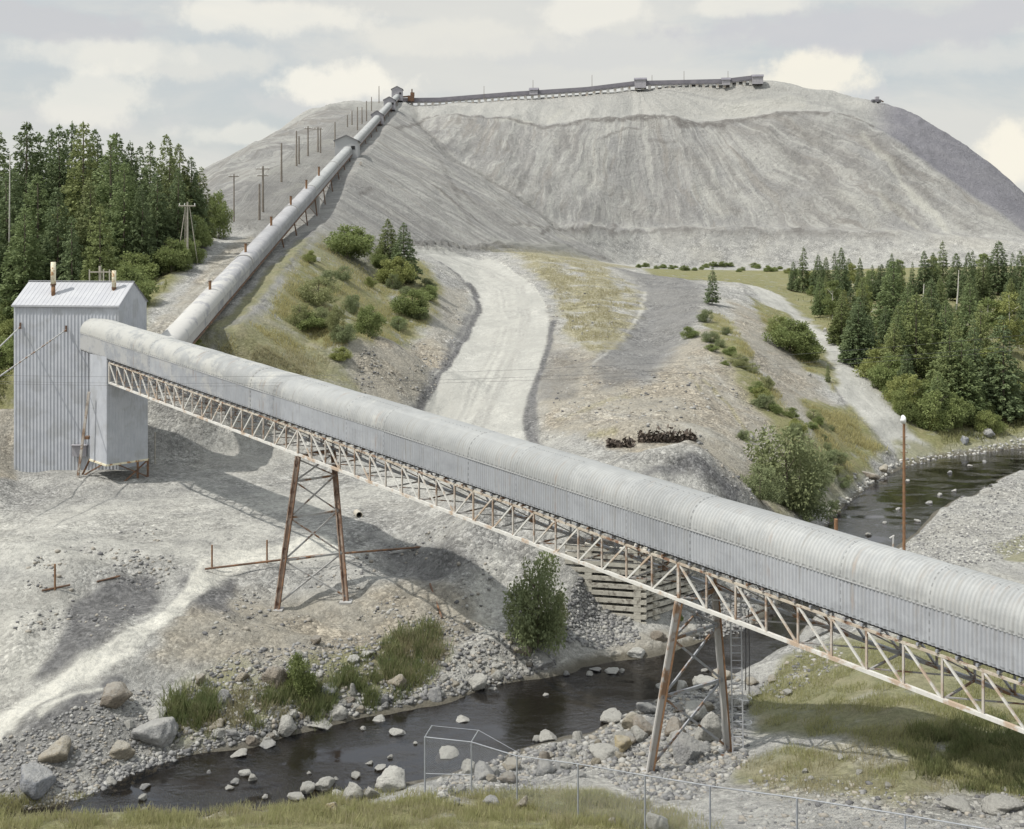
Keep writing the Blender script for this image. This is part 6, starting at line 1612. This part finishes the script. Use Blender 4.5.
# ------------------------------------------------------------------ rubble (past counting)
V0, F0 = ico(1)
shapes = [rock_shape(V0, 900 + i, 7, .0, .35) for i in range(24)]


def rubble(name, polys, n, smin, smax, mats, seed, lo=36, pw=3.0, clump=0):
    g = np.random.default_rng(seed); Vl = []; Fl = []; c = 0; mi = []
    for poly, share in polys:
        xs = [p[0] for p in poly]; ys = [p[1] for p in poly]; k = 0; tr = 0
        while k < n * share and tr < n * 8:
            tr += 1; px = g.uniform(min(xs), max(xs)); py = g.uniform(min(ys), max(ys)); ins = False
            for q in range(len(poly)):
                ax, ay = poly[q]; bx, by = poly[(q + 1) % len(poly)]
                if (ay > py) != (by > py) and px < (bx - ax) * (py - ay) / (by - ay) + ax: ins = not ins
            if not ins: continue
            p = at(px, py, lo); k += 1
            if clump and vnoise(np.array([p.x / clump]), np.array([p.y / clump]), seed)[0] < g.uniform(.3, .65): continue
            s = smin + (smax - smin) * g.random() ** pw; S = shapes[g.integers(24)]
            a = g.uniform(0, 6.28); ca, sa = math.cos(a), math.sin(a)
            sc = s / 2 * np.array([g.uniform(.8, 1.3), g.uniform(.7, 1.1), g.uniform(.5, .9)]); v = S * sc
            v = np.stack([v[:, 0] * ca - v[:, 1] * sa, v[:, 0] * sa + v[:, 1] * ca, v[:, 2]], 1) + np.array([p.x, p.y, p.z + sc[2] * .05])
            Vl.append(v); Fl.append(F0 + c); c += len(v); mi.append(np.full(len(F0), g.integers(len(mats))))
    me_ = mesh_from(name, np.concatenate(Vl), np.concatenate(Fl), mats[0])
    for mm in mats[1:]: me_.materials.append(mm)
    me_.polygons.foreach_set('material_index', np.concatenate(mi).astype(np.int32))
    o = link(name, me_); tag(o, kind='stuff')


def stone(name, c): return simple(name, c, tuple(x * .8 for x in c), 2.0, .95)
SM = [stone('grey_stone', (.235, .232, .226)), stone('pale_stone', (.34, .333, .31)), stone('dark_stone', (.13, .129, .13)), stone('buff_stone', (.30, .275, .235)), stone('white_stone', (.46, .45, .415))]
rubble('rubble', [([(-20, 810), (-20, 740), (20, 735), (110, 690), (150, 690), (175, 740), (130, 775), (60, 808)], 1)], 7000, .03, .28, [SM[0], SM[0], SM[2], SM[0], SM[3], SM[1]], 1, 40, 6)
rubble('rubble', [([(60, 812), (110, 770), (165, 750), (175, 762), (120, 790)], .5), ([(150, 765), (200, 735), (300, 712), (400, 690), (450, 682), (500, 672), (555, 655), (557, 667), (490, 688), (400, 707), (300, 728), (200, 753)], .5)], 3800, .05, .4, [SM[1], SM[0], SM[0], SM[2]], 2, 44, 4.5)
rubble('rubble', [([(170, 740), (190, 680), (240, 650), (330, 640), (440, 615), (500, 630), (540, 650), (500, 675), (400, 705), (260, 735)], 1)], 7500, .05, .4, SM[:4], 3, 44, 5)
rubble('rubble', [([(430, 800), (440, 780), (520, 750), (590, 738), (610, 722), (660, 700), (740, 680), (750, 760), (700, 800), (640, 800), (590, 770), (520, 790)], 1)], 9000, .05, .42, [SM[0], SM[1], SM[2], SM[3], SM[0]], 4, 38, 5)
rubble('gravel', [([(840, 600), (880, 562), (905, 545), (960, 497), (1040, 465), (1050, 545), (1000, 560), (950, 570), (900, 600)], 1)], 12000, .05, .30, [SM[1], SM[4], SM[0], SM[2]], 5, 50, 5)
rubble('rubble', [([(560, 640), (570, 590), (590, 560), (620, 590), (640, 640), (600, 650)], .75), ([(690, 640), (700, 600), (760, 590), (740, 640)], .25)], 5000, .05, .42, [SM[0], SM[1], SM[2], SM[0]], 6, 44, 4)
rubble('rubble', [([(200, 640), (260, 560), (350, 560), (460, 520), (520, 600), (480, 625), (330, 620)], .6), ([(0, 690), (30, 560), (150, 520), (180, 560), (150, 600), (110, 640)], .4)], 7000, .04, .4, SM[:4], 7, 44, 7, 2.5)
rubble('rubble', [([(545, 440), (560, 350), (640, 385), (700, 330), (760, 400), (830, 490), (745, 500), (690, 450)], .55), ([(350, 400), (360, 350), (430, 335), (450, 300), (475, 300), (430, 400)], .3), ([(540, 300), (600, 290), (630, 300), (595, 360), (560, 355)], .15)], 6000, .06, .5, SM[:4], 8, 74, 6, 3)
rubble('rubble', [([(740, 795), (760, 770), (850, 780), (960, 800), (1040, 780), (1040, 829), (740, 829)], .6), ([(755, 690), (800, 650), (830, 640), (850, 660), (780, 700)], .4)], 1400, .06, .35, SM[:4], 9, 34, 4)
rubble('rubble', [([(752, 630), (800, 565), (830, 512), (860, 482), (900, 460), (1040, 436), (1040, 446), (900, 468), (860, 492), (830, 520), (800, 572)], 1)], 1500, .15, .6, [SM[1], SM[4], SM[1], SM[0]], 10, 60, 2.5)
# ------------------------------------------------------------------ daylight
sun_h = Vector((-.95, -.31, 0)).normalized(); EL = R(57)
sd = Vector((sun_h.x * math.cos(EL), sun_h.y * math.cos(EL), math.sin(EL)))
L = bpy.data.lights.new('sun', 'SUN'); L.energy = 3.7; L.angle = R(.6); L.color = (1.0, .965, .90)
lo_ = bpy.data.objects.new('sun', L); COL.objects.link(lo_)
lo_.rotation_euler = sd.to_track_quat('Z', 'Y').to_euler()
lo_.location = (-60, -20, 120)
wd = bpy.data.worlds.new('World'); scene.world = wd; wd.use_nodes = True
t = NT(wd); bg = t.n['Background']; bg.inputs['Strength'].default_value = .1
sky = t.new('ShaderNodeTexSky'); sky.sky_type = 'NISHITA'; sky.sun_disc = False
sky.sun_elevation = EL; sky.sun_rotation = math.atan2(sd.x, sd.y) % (2 * math.pi)
sky.dust_density = 2.0; sky.air_density = 1.0; sky.ozone_density = 1.0
gen = t.new('ShaderNodeTexCoord').outputs['Generated']
nz = t.noise(t.mapping(gen, (1, 1, 3.2)), 3.2, 7, .58, .3)
veil = t.ramp(nz, .39, .58)
grey = t.mix(t.noise(t.mapping(gen, (1, 1, 4)), 5, 5, .6), (5.5, 5.6, 5.65), (6.6, 6.55, 6.25))
base = t.mix(.8, sky.outputs[0], (5.2, 5.48, 5.68))
col = t.mix(t.math('MULTIPLY', veil, .85), base, grey)
def blob(col, px, py, rx, ry, c, amt, seed):
    c0 = Vector(((px - 512) / F, 1, (HZ - py) / F)).normalized()
    sub = t.new('ShaderNodeVectorMath', operation='SUBTRACT'); t.lk(gen, sub.inputs[0]); sub.inputs[1].default_value = c0
    mp = t.mapping(sub.outputs[0], (F / rx, F / rx, F / ry))
    ln = t.new('ShaderNodeVectorMath', operation='LENGTH'); t.lk(mp, ln.inputs[0])
    off = t.new('ShaderNodeVectorMath', operation='ADD'); t.lk(gen, off.inputs[0]); off.inputs[1].default_value = (seed, 0, 0)
    k = t.math('ADD', ln.outputs['Value'], t.math('MULTIPLY', t.math('SUBTRACT', t.noise(off.outputs[0], 22, 7, .6), .5), 2.2))
    return t.mix(t.math('MULTIPLY', t.ramp(k, 1.12, .58), amt), col, c)
warm = (7.9, 7.7, 7.1)
for a_ in ((345, 104, 90, 16, (5.5, 5.6, 5.75), .6, 31), (95, 122, 90, 16, (5.5, 5.6, 5.75), .5, 32), (820, 100, 80, 16, (5.5, 5.6, 5.8), .5, 33), (560, 50, 160, 18, (5.4, 5.55, 5.75), .5, 34), (470, 40, 130, 20, (6.9, 6.8, 6.4), .5, 35), (170, 60, 120, 22, (6.9, 6.8, 6.4), .5, 36), (960, 60, 90, 18, (6.6, 6.55, 6.3), .4, 37),
           (345, 85, 75, 26, warm, .8, 1), (270, 15, 110, 20, warm, .55, 2), (95, 95, 60, 30, warm, .5, 3), (100, 55, 80, 16, warm, .35, 8), (820, 75, 62, 26, (7.9, 7.6, 6.8), .85, 4),
           (1015, 150, 30, 34, (7.9, 7.6, 6.8), .9, 5), (600, 8, 55, 24, warm, .5, 6), (20, 20, 130, 16, (4.9, 5.0, 5.35), .8, 7), (880, 28, 190, 24, (5.0, 5.1, 5.5), .85, 9), (750, 5, 60, 12, warm, .4, 10), (240, 135, 60, 14, warm, .4, 11)):
    col = blob(col, *a_)
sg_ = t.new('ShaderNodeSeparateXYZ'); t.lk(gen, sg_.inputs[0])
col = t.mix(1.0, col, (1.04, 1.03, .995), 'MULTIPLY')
col = t.mix(t.ramp(sg_.outputs[2], .22, .6), col, t.mix(1.0, col, (1.65, 1.7, 1.78), 'MULTIPLY'))  # extra brightness added high in the sky, as fill for the shadows
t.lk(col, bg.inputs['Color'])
scene.view_settings.view_transform = 'Standard'; scene.view_settings.look = 'None'
scene.view_settings.gamma = 1.0; scene.view_settings.use_curve_mapping = False
scene.view_settings.exposure = 0.24
scene.render.engine = 'CYCLES'
scene.cycles.max_bounces = 6; scene.cycles.use_denoising = True; scene.cycles.denoising_prefilter = 'ACCURATE'
